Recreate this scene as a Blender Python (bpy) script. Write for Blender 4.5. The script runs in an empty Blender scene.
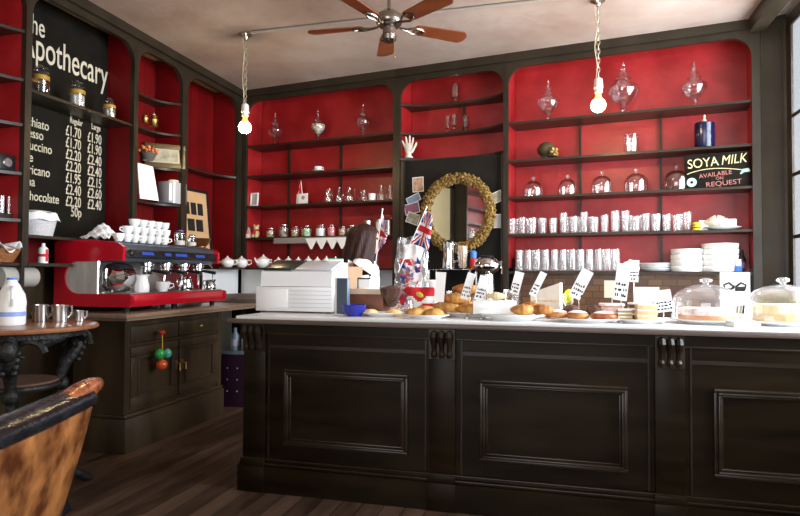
import bpy, bmesh, math, random
from mathutils import Vector, Matrix
random.seed(7)
sc = bpy.context.scene
COL = sc.collection
R = math.radians

# ------------------------------------------------------------------ camera
FOC, YAW, PIT, ROL, EYE = 615.0, -.2587, .0266, .0053, 1.28
_cy, _sy = math.cos(YAW), math.sin(YAW)
FW = Vector((_sy*math.cos(PIT), _cy*math.cos(PIT), math.sin(PIT)))
_r0 = Vector((_cy, -_sy, 0)); _u0 = _r0.cross(FW)
RT = _r0*math.cos(ROL)+_u0*math.sin(ROL)
UP = -_r0*math.sin(ROL)+_u0*math.cos(ROL)
CAM = Vector((0, 0, EYE))
cd = bpy.data.cameras.new('camera'); cam = bpy.data.objects.new('camera', cd); COL.objects.link(cam)
cd.sensor_width = 36; cd.lens = FOC/800*36; cd.clip_start = .05
cam.matrix_world = Matrix(((RT.x, UP.x, -FW.x, 0), (RT.y, UP.y, -FW.y, 0), (RT.z, UP.z, -FW.z, EYE), (0, 0, 0, 1)))
sc.camera = cam

# ------------------------------------------------------------------ light and exposure
W = bpy.data.worlds.new('daylight'); sc.world = W; W.use_nodes = True
W.node_tree.nodes['Background'].inputs[0].default_value = (.86, .93, 1, 1)
W.node_tree.nodes['Background'].inputs[1].default_value = 1.3
sc.view_settings.view_transform = 'Standard'; sc.view_settings.look = 'None'
sc.view_settings.exposure = 0.0; sc.view_settings.gamma = 1; sc.view_settings.use_curve_mapping = False
sc.cycles.transparent_max_bounces = 32

def daylight(name, loc, rot, sx, sy, power, colour):
    l = bpy.data.lights.new(name, 'AREA'); l.shape = 'RECTANGLE'; l.size = sx; l.size_y = sy
    l.energy = power; l.color = colour
    o = bpy.data.objects.new(name, l); o.location = loc; o.rotation_euler = rot; COL.objects.link(o); return o
daylight('window_light_right', (1.99, 3.75, 2.05), (0, R(90), 0), 2.2, 2.9, 385, (.86, .93, 1))
daylight('window_light_front', (-.9, -3.35, 1.75), (R(-90), 0, R(180)), 4.2, 2.3, 150, (1, .97, .94))

# ------------------------------------------------------------------ where a picture point lies on a plane of the place
TB = -.1544                                   # the back wall runs a little askew
CORNER = Vector((-3.5, 6.23, 0))
DB = Vector((math.cos(TB), math.sin(TB), 0)); NB = Vector((-math.sin(TB), math.cos(TB), 0))
def ray(x, y): return RT*((x-400)/FOC) - UP*((y-258)/FOC) + FW
def on_x(x, y, X): d = ray(x, y); return CAM + d*(X/d.x)
def on_y(x, y, Y): d = ray(x, y); return CAM + d*(Y/d.y)
def on_z(x, y, Z): d = ray(x, y); return CAM + d*((Z-EYE)/d.z)
def on_back(x, y, yin=0.0):                   # -> (s along the wall, z)
    p0 = CORNER + NB*yin; d = ray(x, y); P = CAM + d*((p0-CAM).dot(NB)/d.dot(NB)); return (P-CORNER).dot(DB), P.z
def bk(s, yin, z): return CORNER + DB*s + NB*yin + Vector((0, 0, z))
def ppm(P): return FOC/((Vector(P)-CAM).dot(FW))

# ------------------------------------------------------------------ materials
MATS = {}
def mat(name, c, rough=.5, metal=0, c2=None, scale=6, bump=0, bscale=None, emit=None, estr=0, stretch=(1, 1, 1), coat=0, spec=.4, detail=4, lo=.35, hi=.65, sss=0):
    if name in MATS: return MATS[name]
    m = bpy.data.materials.new(name); m.use_nodes = True; nt = m.node_tree; N = nt.nodes; L = nt.links
    b = N['Principled BSDF']
    b.inputs['Base Color'].default_value = (*c, 1); b.inputs['Roughness'].default_value = rough; b.inputs['Metallic'].default_value = metal
    b.inputs['Coat Weight'].default_value = coat; b.inputs['Coat Roughness'].default_value = .15
    b.inputs['Specular IOR Level'].default_value = spec
    if sss: b.inputs['Subsurface Weight'].default_value = sss; b.inputs['Subsurface Radius'].default_value = (.02, .008, .004)
    if emit: b.inputs['Emission Color'].default_value = (*emit, 1); b.inputs['Emission Strength'].default_value = estr
    if c2 or bump:
        tc = N.new('ShaderNodeTexCoord'); mp = N.new('ShaderNodeMapping'); mp.inputs['Scale'].default_value = stretch
        L.new(tc.outputs['Object'], mp.inputs[0])
        nz = N.new('ShaderNodeTexNoise'); nz.inputs['Scale'].default_value = scale; nz.inputs['Detail'].default_value = detail
        L.new(mp.outputs[0], nz.inputs['Vector'])
        if c2:
            cr = N.new('ShaderNodeValToRGB'); cr.color_ramp.elements[0].position = lo; cr.color_ramp.elements[1].position = hi
            cr.color_ramp.elements[0].color = (*c, 1); cr.color_ramp.elements[1].color = (*c2, 1)
            L.new(nz.outputs[0], cr.inputs[0]); L.new(cr.outputs[0], b.inputs['Base Color'])
        if bump:
            nb_ = nz
            if bscale:
                nb_ = N.new('ShaderNodeTexNoise'); nb_.inputs['Scale'].default_value = bscale; nb_.inputs['Detail'].default_value = 3; L.new(mp.outputs[0], nb_.inputs['Vector'])
            bp = N.new('ShaderNodeBump'); bp.inputs['Strength'].default_value = bump; bp.inputs['Distance'].default_value = .02
            L.new(nb_.outputs[0], bp.inputs['Height']); L.new(bp.outputs[0], b.inputs['Normal'])
    MATS[name] = m; return m
def film(name, tint=(1, 1, 1), base=.07, edge=.75, rough=.02, milk=0.0):
    """thin clear glass: light goes straight through, more is mirrored towards the rim"""
    if name in MATS: return MATS[name]
    m = bpy.data.materials.new(name); m.use_nodes = True; nt = m.node_tree; N = nt.nodes; L = nt.links
    N.remove(N['Principled BSDF']); out = N['Material Output']
    tr = N.new('ShaderNodeBsdfTransparent'); tr.inputs[0].default_value = (*tint, 1)
    gl = N.new('ShaderNodeBsdfGlossy'); gl.inputs['Roughness'].default_value = rough
    lw = N.new('ShaderNodeLayerWeight'); lw.inputs[0].default_value = .35
    mr = N.new('ShaderNodeMapRange'); mr.inputs[3].default_value = base; mr.inputs[4].default_value = edge
    L.new(lw.outputs['Facing'], mr.inputs[0])
    mx = N.new('ShaderNodeMixShader'); L.new(mr.outputs[0], mx.inputs[0]); L.new(tr.outputs[0], mx.inputs[1]); L.new(gl.outputs[0], mx.inputs[2])
    last = mx
    if milk:
        df = N.new('ShaderNodeBsdfDiffuse'); df.inputs[0].default_value = (.9, .9, .92, 1)
        m2 = N.new('ShaderNodeMixShader'); m2.inputs[0].default_value = milk; L.new(mx.outputs[0], m2.inputs[1]); L.new(df.outputs[0], m2.inputs[2]); last = m2
    L.new(last.outputs[0], out.inputs[0]); MATS[name] = m; return m

def boards(name, c, c2, groove, width, axis=0, rough=.5, nscale=3, bump=.4, gw=.06, ns=(1, 1, 1)):
    """boards: straight grooves every <width> metres along object axis, mottled paint or grain"""
    m = bpy.data.materials.new(name); m.use_nodes = True; nt = m.node_tree; N = nt.nodes; L = nt.links; b = N['Principled BSDF']
    b.inputs['Roughness'].default_value = rough; b.inputs['Specular IOR Level'].default_value = .25
    tc = N.new('ShaderNodeTexCoord'); sp = N.new('ShaderNodeSeparateXYZ'); L.new(tc.outputs['Object'], sp.inputs[0])
    dv = N.new('ShaderNodeMath'); dv.operation = 'DIVIDE'; dv.inputs[1].default_value = width; L.new(sp.outputs[axis], dv.inputs[0])
    fr = N.new('ShaderNodeMath'); fr.operation = 'FRACT'; L.new(dv.outputs[0], fr.inputs[0])
    fl = N.new('ShaderNodeMath'); fl.operation = 'FLOOR'; L.new(dv.outputs[0], fl.inputs[0])
    lt = N.new('ShaderNodeMath'); lt.operation = 'LESS_THAN'; lt.inputs[1].default_value = gw; L.new(fr.outputs[0], lt.inputs[0])
    wn = N.new('ShaderNodeTexWhiteNoise'); wn.noise_dimensions = '1D'; L.new(fl.outputs[0], wn.inputs['W'])
    mp = N.new('ShaderNodeMapping'); mp.inputs['Scale'].default_value = ns; L.new(tc.outputs['Object'], mp.inputs[0])
    nz = N.new('ShaderNodeTexNoise'); nz.inputs['Scale'].default_value = nscale; nz.inputs['Detail'].default_value = 6; L.new(mp.outputs[0], nz.inputs['Vector'])
    ad = N.new('ShaderNodeMath'); ad.operation = 'MULTIPLY_ADD'; ad.inputs[1].default_value = .35; L.new(wn.outputs[0], ad.inputs[0]); L.new(nz.outputs[0], ad.inputs[2])
    cr = N.new('ShaderNodeValToRGB'); cr.color_ramp.elements[0].position = .4; cr.color_ramp.elements[1].position = .95
    cr.color_ramp.elements[0].color = (*c, 1); cr.color_ramp.elements[1].color = (*c2, 1); L.new(ad.outputs[0], cr.inputs[0])
    mx = N.new('ShaderNodeMix'); mx.data_type = 'RGBA'; L.new(lt.outputs[0], mx.inputs[0]); L.new(cr.outputs[0], mx.inputs[6]); mx.inputs[7].default_value = (*groove, 1)
    L.new(mx.outputs[2], b.inputs['Base Color'])
    sb = N.new('ShaderNodeMath'); sb.operation = 'SUBTRACT'; L.new(nz.outputs[0], sb.inputs[0]); L.new(lt.outputs[0], sb.inputs[1])
    bp = N.new('ShaderNodeBump'); bp.inputs['Strength'].default_value = bump; bp.inputs['Distance'].default_value = .006; L.new(sb.outputs[0], bp.inputs['Height']); L.new(bp.outputs[0], b.inputs['Normal'])
    MATS[name] = m; return m

def brick(name, c, c2, mortar, scale, rough=.4, w=.5, h=.25, ms=.02):
    m = bpy.data.materials.new(name); m.use_nodes = True; nt = m.node_tree; N = nt.nodes; L = nt.links; b = N['Principled BSDF']
    b.inputs['Roughness'].default_value = rough
    tc = N.new('ShaderNodeTexCoord'); sp = N.new('ShaderNodeSeparateXYZ'); cb = N.new('ShaderNodeCombineXYZ')
    L.new(tc.outputs['Object'], sp.inputs[0]); L.new(sp.outputs[0], cb.inputs[0]); L.new(sp.outputs[2], cb.inputs[1])
    t = N.new('ShaderNodeTexBrick'); t.inputs['Color1'].default_value = (*c, 1); t.inputs['Color2'].default_value = (*c2, 1); t.inputs['Mortar'].default_value = (*mortar, 1)
    t.inputs['Scale'].default_value = scale; t.inputs['Mortar Size'].default_value = ms; t.inputs['Brick Width'].default_value = w; t.inputs['Row Height'].default_value = h
    L.new(cb.outputs[0], t.inputs['Vector']); L.new(t.outputs[0], b.inputs['Base Color'])
    MATS[name] = m; return m

WOOD = mat('dark_stained_wood', (.026, .0165, .008), .42, c2=(.065, .041, .021), scale=5, stretch=(1, 1, .25), bump=.05, bscale=30, detail=8, spec=.3)
FRAME = mat('brown_black_frame_paint', (.020, .0145, .008), .36, c2=(.034, .025, .016), scale=3, bump=.03, bscale=22, spec=.36)
PANELW = mat('bar_front_wood', (.008, .0045, .0018), .36, c2=(.019, .0115, .005), scale=7, stretch=(.3, 1, 1.6), bump=.02, bscale=40, detail=8, spec=.12)
MOULD = mat('worn_moulding_wood', (.015, .0095, .005), .3, c2=(.034, .022, .013), scale=9, stretch=(.3, 1, 1), spec=.35)
RED = mat('red_gloss_paint', (.29, .0045, .006), .42, c2=(.42, .016, .020), scale=4, bump=.18, bscale=12, detail=6, spec=.62)
RED_SHADED = boards('shaded_red_boarding', (.115, .001, .0016), (.18, .0025, .004), (.045, .001, .0012), .145, 0, .5, 4, .4, .05)  # same red paint on boards, with the left wall's shade put into its colour
BLACKP = mat('black_panel_paint', (.009, .008, .007), .6, c2=(.016, .014, .011), scale=6, spec=.2)
CHALK = mat('chalkboard_paint', (.006, .005, .0035), .8, c2=(.012, .010, .007), scale=5, spec=.15)
FLOORM = boards('floorboards', (.036, .020, .012), (.125, .074, .050), (.010, .006, .004), .12, 0, .48, 5, .5, .05, (2.2, .35, 1))
CEIL = mat('old_ceiling_plaster', (.36, .25, .20), .9, c2=(.50, .40, .345), scale=1.6, bump=.35, bscale=9, detail=8, lo=.3, hi=.7)
def soot(m, c, rx, ry):
    nt = m.node_tree; N = nt.nodes; L = nt.links; b = N['Principled BSDF']; src = b.inputs['Base Color'].links[0].from_socket
    tc = N.new('ShaderNodeTexCoord'); mp = N.new('ShaderNodeMapping'); mp.vector_type = 'POINT'; mp.inputs['Location'].default_value = (-c[0]/rx, -c[1]/ry, 0); mp.inputs['Scale'].default_value = (1/rx, 1/ry, 0)
    L.new(tc.outputs['Object'], mp.inputs[0]); ln = N.new('ShaderNodeVectorMath'); ln.operation = 'LENGTH'; L.new(mp.outputs[0], ln.inputs[0])
    nz = N.new('ShaderNodeTexNoise'); nz.inputs['Scale'].default_value = 4; L.new(tc.outputs['Object'], nz.inputs['Vector'])
    ad = N.new('ShaderNodeMath'); ad.operation = 'MULTIPLY_ADD'; ad.inputs[1].default_value = .8; L.new(nz.outputs[0], ad.inputs[0]); L.new(ln.outputs['Value'], ad.inputs[2])
    mr = N.new('ShaderNodeMapRange'); mr.inputs[1].default_value = .3; mr.inputs[2].default_value = 1.3; mr.inputs[3].default_value = .75; mr.inputs[4].default_value = 0; L.new(ad.outputs[0], mr.inputs[0])
    mx = N.new('ShaderNodeMix'); mx.data_type = 'RGBA'; L.new(mr.outputs[0], mx.inputs[0]); L.new(src, mx.inputs[6]); mx.inputs[7].default_value = (.10, .085, .07, 1); L.new(mx.outputs[2], b.inputs['Base Color'])
soot(CEIL, (-2.68, 4.72), .34, .26)
PLASTER = mat('cream_plaster', (.55, .50, .38), .9, c2=(.62, .57, .45), scale=2, bump=.1)
TILE = mat('white_splashback', (.76, .76, .76), .3, c2=(.84, .84, .84), scale=3)
BROWNB = brick('brown_glazed_brick', (.13, .045, .02), (.24, .11, .035), (.09, .045, .03), 4.2, .3)
MARBLE = mat('white_marble', (.88, .88, .89), .25, c2=(.74, .74, .77), scale=2.5, detail=9, lo=.5, hi=.8)
WHITE = mat('white_porcelain', (.88, .88, .87), .2, coat=.3)
PLASTIC = mat('white_plastic', (.90, .91, .93), .4)
GREYP = mat('grey_plastic', (.42, .44, .47), .4)
PAPER = mat('white_paper', (.93, .93, .92), .8)
CLOTH = mat('white_cotton', (.92, .92, .92), .9, bump=.2, scale=40)
BLACK = mat('black_plastic', (.012, .012, .014), .35)
IRON = mat('black_cast_iron', (.006, .0055, .005), .5, c2=(.016, .015, .013), scale=20, bump=.5, bscale=40, spec=.35)
CHROME = mat('polished_chrome', (.78, .78, .79), .08, 1)
STEEL = mat('brushed_steel', (.60, .58, .56), .28, 1)
BRASS = mat('aged_brass', (.55, .36, .12), .35, 1)
GOLD = mat('gilt_label', (.42, .25, .04), .5, .3)
MRED = mat('machine_red_enamel', (.50, .006, .018), .22, coat=.5)
GLASS = film('clear_glass')
GLASSD = film('cut_glass', base=.13, edge=.95, rough=.04)
PANE = film('window_pane', base=.03, edge=.5)
COPPER = mat('brown_copper', (.24, .09, .035), .3, .7)
TAN = mat('tan_card', (.62, .40, .22), .8)
TABLEW = mat('red_brown_table_wood', (.23, .085, .035), .28, c2=(.32, .13, .06), scale=6, stretch=(.3, 2, 1), coat=.3)
FANW = mat('fan_blade_wood', (.15, .034, .010), .35, c2=(.21, .055, .017), scale=5, stretch=(.4, 2, 1))
FANM = mat('fan_metal', (.32, .28, .24), .25, 1)
LEATHER = mat('tan_leather', (.085, .022, .006), .36, c2=(.46, .18, .055), scale=8, bump=.22, bscale=20, detail=8, lo=.36, hi=.66)
LEATHERB = mat('black_leather', (.010, .010, .012), .22, c2=(.02, .02, .024), scale=12, bump=.2, bscale=30)
SCROLL = mat('polished_scroll_wood', (.17, .035, .012), .22, c2=(.42, .13, .05), scale=9, stretch=(1, 3, 3), coat=.5)
CREAMC = mat('cream_lettering', (.66, .60, .47), .8)
BLUEG = mat('cobalt_glass', (.012, .02, .32), .1, coat=.5)
NAVY = mat('navy_enamel', (.005, .008, .04), .2, coat=.5)
PASTRY = mat('baked_pastry', (.36, .125, .022), .5, c2=(.74, .42, .12), scale=16, bump=.3, bscale=40)
PASTRYD = mat('dark_baked_crust', (.26, .07, .018), .45, c2=(.58, .24, .06), scale=18, bump=.3)
ICING = mat('white_icing', (.90, .87, .85), .4, c2=(.62, .30, .25), scale=30, lo=.45, hi=.75)
JAM = mat('jam_glaze', (.30, .03, .02), .25, c2=(.42, .16, .06), scale=30)
SPONGE = mat('sponge_cake', (.75, .50, .22), .9, c2=(.82, .62, .34), scale=30, bump=.3)
CHOC = mat('chocolate', (.075, .026, .014), .4, c2=(.13, .05, .03), scale=60, bump=.8)
SKIN = mat('skin', (.72, .42, .30), .5, sss=.1)
HAIR = mat('dark_brown_hair', (.016, .005, .004), .5, c2=(.055, .017, .011), scale=30, stretch=(3, 3, .35), bump=.5, bscale=50, spec=.3)
UBLUE = mat('flag_blue', (.03, .05, .30), .8); URED = mat('flag_red', (.60, .02, .03), .8); UWHITE = mat('flag_white', (.85, .85, .85), .8)
INK = mat('black_ink', (.01, .01, .012), .7)
BULBM = mat('lit_bulb_glass', (1, .8, .5), .3, emit=(1, .72, .36), estr=190)
WREATH = mat('dried_wreath_gold', (.10, .055, .013), .7, c2=(.48, .30, .085), scale=55, bump=1, bscale=60, spec=.25, lo=.4, hi=.68)
MIRROR = mat('mirror_silver', (.86, .86, .84), .02, 1)
POTW = mat('mixed_white_filling', (.80, .78, .72), .7)

# ------------------------------------------------------------------ mesh building
class MB:
    def __init__(s): s.bm = bmesh.new(); s.mi = 0
    def _f(s, vs):
        try: f = s.bm.faces.new(vs)
        except ValueError: return None
        f.material_index = s.mi; f.smooth = True; return f
    def box(s, x0, x1, y0, y1, z0, z1, bev=0, M=None):
        co = [(x, y, z) for x in (x0, x1) for y in (y0, y1) for z in (z0, z1)]
        if bev:
            b2 = bmesh.new(); vs = [b2.verts.new(c) for c in co]
            for q in ((0, 1, 3, 2), (4, 6, 7, 5), (0, 4, 5, 1), (2, 3, 7, 6), (0, 2, 6, 4), (1, 5, 7, 3)): b2.faces.new([vs[i] for i in q])
            bmesh.ops.bevel(b2, geom=b2.edges[:], offset=bev, segments=2, affect='EDGES', profile=.5)
            mp = {v: s.bm.verts.new(M @ v.co if M else v.co) for v in b2.verts}
            for f in b2.faces: s._f([mp[v] for v in f.verts])
            b2.free(); return
        vs = [s.bm.verts.new(M @ Vector(c) if M else c) for c in co]
        for q in ((0, 1, 3, 2), (4, 6, 7, 5), (0, 4, 5, 1), (2, 3, 7, 6), (0, 2, 6, 4), (1, 5, 7, 3)): s._f([vs[i] for i in q])
    def rings(s, rings, close=True, cap0=True, cap1=True):
        R_ = [[s.bm.verts.new(p) for p in r] for r in rings]
        n = len(R_[0])
        for a, b in zip(R_, R_[1:]):
            for i in range(n if close else n-1): s._f([a[i], a[(i+1) % n], b[(i+1) % n], b[i]])
        if close and cap0: s._f(R_[0][::-1])
        if close and cap1: s._f(R_[-1])
    def lathe(s, prof, c=(0, 0, 0), seg=20, sx=1, sy=1, cap0=False, cap1=False, M=None, ripple=None):
        rs = []
        for (r, z) in prof:
            ring = []
            for i in range(seg):
                a = 2*math.pi*i/seg; k = 1 if not ripple else 1+ripple[0]*math.cos(ripple[1]*a)
                p = Vector((r*k*math.cos(a)*sx, r*k*math.sin(a)*sy, z))
                ring.append((M @ p if M else p)+Vector(c))
            rs.append(ring)
        s.rings(rs, True, cap0, cap1)
    def tube(s, pts, r, seg=8, cap=True):
        pts = [Vector(p) for p in pts]; rs = []; n = len(pts)
        rr = r if isinstance(r, (list, tuple)) else [r]*n
        t0 = (pts[1]-pts[0]).normalized(); ref = Vector((0, 0, 1)) if abs(t0.z) < .9 else Vector((1, 0, 0))
        u = t0.cross(ref).normalized()
        for i, p in enumerate(pts):
            t = (pts[min(i+1, n-1)]-pts[max(i-1, 0)]).normalized()
            u = (u - t*u.dot(t)).normalized(); v = t.cross(u)
            rs.append([p+(u*math.cos(2*math.pi*k/seg)+v*math.sin(2*math.pi*k/seg))*rr[i] for k in range(seg)])
        s.rings(rs, True, cap, cap)
    def ball(s, c, r, seg=14, nr=9, M=None):
        if not isinstance(r, (tuple, list)): r = (r, r, r)
        prof = [(max(1e-4, math.sin(math.pi*i/nr)), -math.cos(math.pi*i/nr)) for i in range(nr+1)]
        rs = []
        for (q, z) in prof:
            ring = []
            for k in range(seg):
                a = 2*math.pi*k/seg; p = Vector((q*math.cos(a)*r[0], q*math.sin(a)*r[1], z*r[2]))
                ring.append((M @ p if M else p)+Vector(c))
            rs.append(ring)
        s.rings(rs, True, True, True)
    def prism(s, poly, f0, f1):
        """poly: 2D points; f0/f1 map a 2D point to the two 3D faces"""
        a = [s.bm.verts.new(f0(p)) for p in poly]; b = [s.bm.verts.new(f1(p)) for p in poly]; n = len(poly)
        for i in range(n): s._f([a[i], a[(i+1) % n], b[(i+1) % n], b[i]])
        s._f(a[::-1]); s._f(b)
    def grid(s, fn, nu, nv, mfn=None):
        V = [[s.bm.verts.new(fn(i/nu, j/nv)) for j in range(nv+1)] for i in range(nu+1)]
        for i in range(nu):
            for j in range(nv):
                if mfn: s.mi = mfn((i+.5)/nu, (j+.5)/nv)
                s._f([V[i][j], V[i+1][j], V[i+1][j+1], V[i][j+1]])
    def build(s, name, m, parent=None, loc=None, rot=None, angle=38, solid=0, sub=0):
        me = bpy.data.meshes.new(name)
        bmesh.ops.recalc_face_normals(s.bm, faces=s.bm.faces[:])
        s.bm.to_mesh(me); s.bm.free()
        for x in (m if isinstance(m, (list, tuple)) else [m]): me.materials.append(x)
        me.set_sharp_from_angle(angle=R(angle))
        o = bpy.data.objects.new(name, me); COL.objects.link(o)
        if parent is not None: o.parent = parent
        if loc is not None: o.location = loc
        if rot is not None: o.rotation_euler = rot if not isinstance(rot, (int, float)) else (0, 0, rot)
        if solid: md = o.modifiers.new('thickness', 'SOLIDIFY'); md.thickness = solid; md.offset = 0
        if sub: md = o.modifiers.new('smooth', 'SUBSURF'); md.levels = sub; md.render_levels = sub
        return o
def tag(o, label, cat, group=None, kind=None):
    o['label'] = label; o['category'] = cat
    if group: o['group'] = group
    if kind: o['kind'] = kind
    return o
def thing(name, label, cat, loc=(0, 0, 0), rot=0, group=None):
    o = bpy.data.objects.new(name, None); o.empty_display_size = .1; COL.objects.link(o)
    o.location = loc; o.rotation_euler = (0, 0, rot) if isinstance(rot, (int, float)) else rot
    return tag(o, label, cat, group)
def struct(o): o['kind'] = 'structure'; return o
def copy_thing(o, loc, rot=None, label=None, scale=None, parent=None):
    c = o.copy(); COL.objects.link(c)
    if parent is not None: c.parent = parent
    if loc is not None: c.location = loc
    if rot is not None: c.rotation_euler = (0, 0, rot) if isinstance(rot, (int, float)) else rot
    if scale: c.scale = (scale,)*3 if isinstance(scale, (int, float)) else scale
    if label: c['label'] = label
    for ch in list(o.children): copy_thing(ch, None, parent=c)
    return c
def words(parent, text, size, loc, rot, m, name='lettering', xs=1.0, align='LEFT', shear=0, ext=.0015, bold=0):
    cu = bpy.data.curves.new(name, 'FONT'); cu.body = text; cu.size = size; cu.extrude = ext; cu.align_x = align; cu.shear = shear; cu.offset = bold
    cu.materials.append(m); tmp = bpy.data.objects.new(name+'_curve', cu); COL.objects.link(tmp)
    me = bpy.data.meshes.new_from_object(tmp.evaluated_get(bpy.context.evaluated_depsgraph_get())); me.name = name
    bpy.data.objects.remove(tmp); bpy.data.curves.remove(cu); me.materials.clear(); me.materials.append(m)
    o = bpy.data.objects.new(name, me); COL.objects.link(o); o.parent = parent
    o.location = loc; o.rotation_euler = rot; o.scale = (xs, 1, 1); return o
ORD = ['first', 'second', 'third', 'fourth', 'fifth', 'sixth', 'seventh', 'eighth', 'ninth', 'tenth', 'eleventh', 'twelfth', 'thirteenth', 'fourteenth',
       'fifteenth', 'sixteenth', 'seventeenth', 'eighteenth', 'nineteenth', 'twentieth', 'twenty-first', 'twenty-second', 'twenty-third', 'twenty-fourth']

# ------------------------------------------------------------------ the room
CZ = 3.34
m = MB(); m.box(-4.1, 1.74, -3.4, 7.2, -.06, 0); struct(m.build('floor', FLOORM))
m = MB(); m.box(-4.1, 1.74, -3.4, 7.2, CZ, CZ+.08); struct(m.build('ceiling', CEIL))
m = MB(); m.box(-4.0, -3.83, -3.3, 6.9, 0, CZ); struct(m.build('wall_left', PLASTER))
m = MB(); m.box(-.5, 5.24, .33, .5, 0, CZ); struct(m.build('wall_back', BLACKP, loc=CORNER, rot=TB))
def wall_with_hole(name, x0, x1, y0, y1, hole, axis, mt):
    m = MB(); a, b, z0, z1 = hole
    lo, hi = (y0, y1) if axis == 'y' else (x0, x1)
    for (p, q, za, zb) in ((lo, a, 0, CZ), (b, hi, 0, CZ), (a, b, 0, z0), (a, b, z1, CZ)):
        if axis == 'y': m.box(x0, x1, p, q, za, zb)
        else: m.box(p, q, y0, y1, za, zb)
    return struct(m.build(name, mt))
wall_with_hole('wall_right', 1.70, 1.72, -3.3, 5.43, (.3, 5.355, .85, 3.30), 'y', PLASTER)
wall_with_hole('wall_front', -3.83, 1.695, -3.3, -3.1, (-3.1, 1.2, .6, 2.9), 'x', PLASTER)
# right window: dark frame, glazing bars, panes
def window(name, axis, c0, c1, z0, z1, at, bars_z, bars_c, fr=.05, D=.05):
    m = MB()
    def bx(a, b, za, zb, d=.03):
        if axis == 'y': m.box(at-d, at+d, a, b, za, zb)
        else: m.box(a, b, at-d, at+d, za, zb)
    bx(c0, c0+fr, z0, z1, D); bx(c1-fr, c1, z0, z1, D); bx(c0+fr, c1-fr, z0, z0+fr, D); bx(c0+fr, c1-fr, z1-fr, z1, D)
    for z in bars_z: bx(c0+fr, c1-fr, z-.014, z+.014, D*.4)
    for c in bars_c: bx(c-.016, c+.016, z0+fr, z1-fr, D*.44)
    w = struct(m.build(name, FRAME))
    m = MB()
    if axis == 'y': m.box(at-.003, at+.003, c0+fr, c1-fr, z0+fr, z1-fr)
    else: m.box(c0+fr, c1-fr, at-.003, at+.003, z0+fr, z1-fr)
    p = m.build('glass_pane', PANE, w); return w
window('window_1', 'y', .3, 5.35, .85, 3.30, 1.692, (1.58, 2.05, 2.50), (1.0, 1.75, 2.5, 3.25, 4.0), .10, .0075)
window('window_2', 'x', -3.1, 1.2, .6, 2.9, -3.2, (1.6,), (-2.0, -.95, .1), .06)
# dark pilaster boarding between the shelves and the window, and the beam above
m = MB(); m.prism([(1.538, 5.455), (1.699, 5.385), (1.699, 5.455)], lambda p: (p[0], p[1], 0), lambda p: (p[0], p[1], CZ)); m.prism([(1.675, 5.396), (1.672, 5.384), (1.699, 5.372), (1.699, 5.385)], lambda p: (p[0], p[1], 0), lambda p: (p[0], p[1], CZ-.1))
m.prism([(1.536, 5.452), (1.533, 5.440), (1.546, 5.434), (1.549, 5.447)], lambda p: (p[0], p[1], 0), lambda p: (p[0], p[1], CZ-.1)); struct(m.build('trim_1', FRAME))
m = MB(); m.box(1.44, 1.55, -3.1, 5.40, 3.225, CZ); struct(m.build('trim_2', FRAME))
# pale door-like stretch and shelving further along the left wall (seen in the mirror)
m = MB(); m.box(-3.83, -3.79, .62, 2.15, .0, 2.92); struct(m.build('door_1', mat('buff_door_paint', (.62, .50, .27), .7, c2=(.68, .56, .33), scale=2)))
m = MB()
for y in (.50, 2.15): m.box(-3.83, -3.74, y, y+.12, 0, 3.0)
m.box(-3.83, -3.74, .50, 2.27, 2.92, 3.02); m.box(-3.83, -3.47, .505, .545, 0, CZ); struct(m.build('trim_3', FRAME))

# ------------------------------------------------------------------ built-in shelving bays
# local frame of a wall: x along the wall, y into the wall, z up
def arch_frame(m, a, b, u0, u1, z0, zt=3.215, r=.16, top=CZ, t=.04):
    m.box(a, u0, 0, t, z0, top); m.box(u1, b, 0, t, z0, top)
    pts = [(u0, zt-r)]
    for k in range(1, 9):
        q = math.pi/2*k/8; pts.append((u0+r*(1-math.cos(q)), zt-r+r*math.sin(q)))
    for k in range(8, -1, -1):
        q = math.pi/2*k/8; pts.append((u1-r*(1-math.cos(q)), zt-r+r*math.sin(q)))
    for (p, q) in zip(pts, pts[1:]):
        if q[0]-p[0] < 1e-5: continue
        m.prism([p, q, (q[0], top), (p[0], top)], lambda c: (c[0], 0, c[1]), lambda c: (c[0], t, c[1]))
    m.box(a, b, -.035, .0, top-.075, top)          # cornice fillet
def shelf_mesh(m, u0, u1, z, depth=.30, t=.022, bow=0.0, y0=.015):
    n = 16 if bow else 1; poly = []
    for i in range(n+1):
        q = i/n; e = abs(2*q-1); poly.append((u0+(u1-u0)*q, y0+bow*(1-e**3)))
    poly += [(u1, depth), (u0, depth)]
    m.prism(poly, lambda p: (p[0], p[1], z-.0015), lambda p: (p[0], p[1], z-t))
LEFT_ROT = math.pi/2
def bay(label, wall, a, b, u0, u1, zs, bow, back, uprights=(), z0=0.0, zc=1.346):
    loc, rot = ((-3.5, 0, 0), LEFT_ROT) if wall == 'L' else (CORNER, TB)
    mid = (a+b)/2
    base = Vector(loc)+Matrix.Rotation(rot, 3, 'Z') @ Vector((mid, 0, 0))
    t = thing('shelving_bay', label, 'shelving', base, rot, 'built-in arched shelving bays')
    a, b, u0, u1 = a-mid, b-mid, u0-mid, u1-mid
    m = MB(); arch_frame(m, a, b, u0, u1, z0); m.build('face_frame', FRAME, t)
    for (p, q) in ((max(a, u0-.03), u0), (u1, min(b, u1+.03))):
        m = MB(); m.box(p, q, .041, .30, zc, CZ-.02); m.build('cheek', back[0][0], t)
    for (mt, za, zb) in back:
        m = MB(); m.box(u0, u1, .305, .32, za, zb); m.build('back_panel', mt, t)
    for i, z in enumerate(zs):
        m = MB(); shelf_mesh(m, u0, u1, z, bow=bow[i] if isinstance(bow, (list, tuple)) else bow); m.build('shelf', FRAME, t)
    for (u, za, zb) in uprights:
        m = MB(); m.box(u-mid-.010, u-mid+.010, .272, .300, za, zb); m.build('upright', FRAME, t)
    return t
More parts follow.
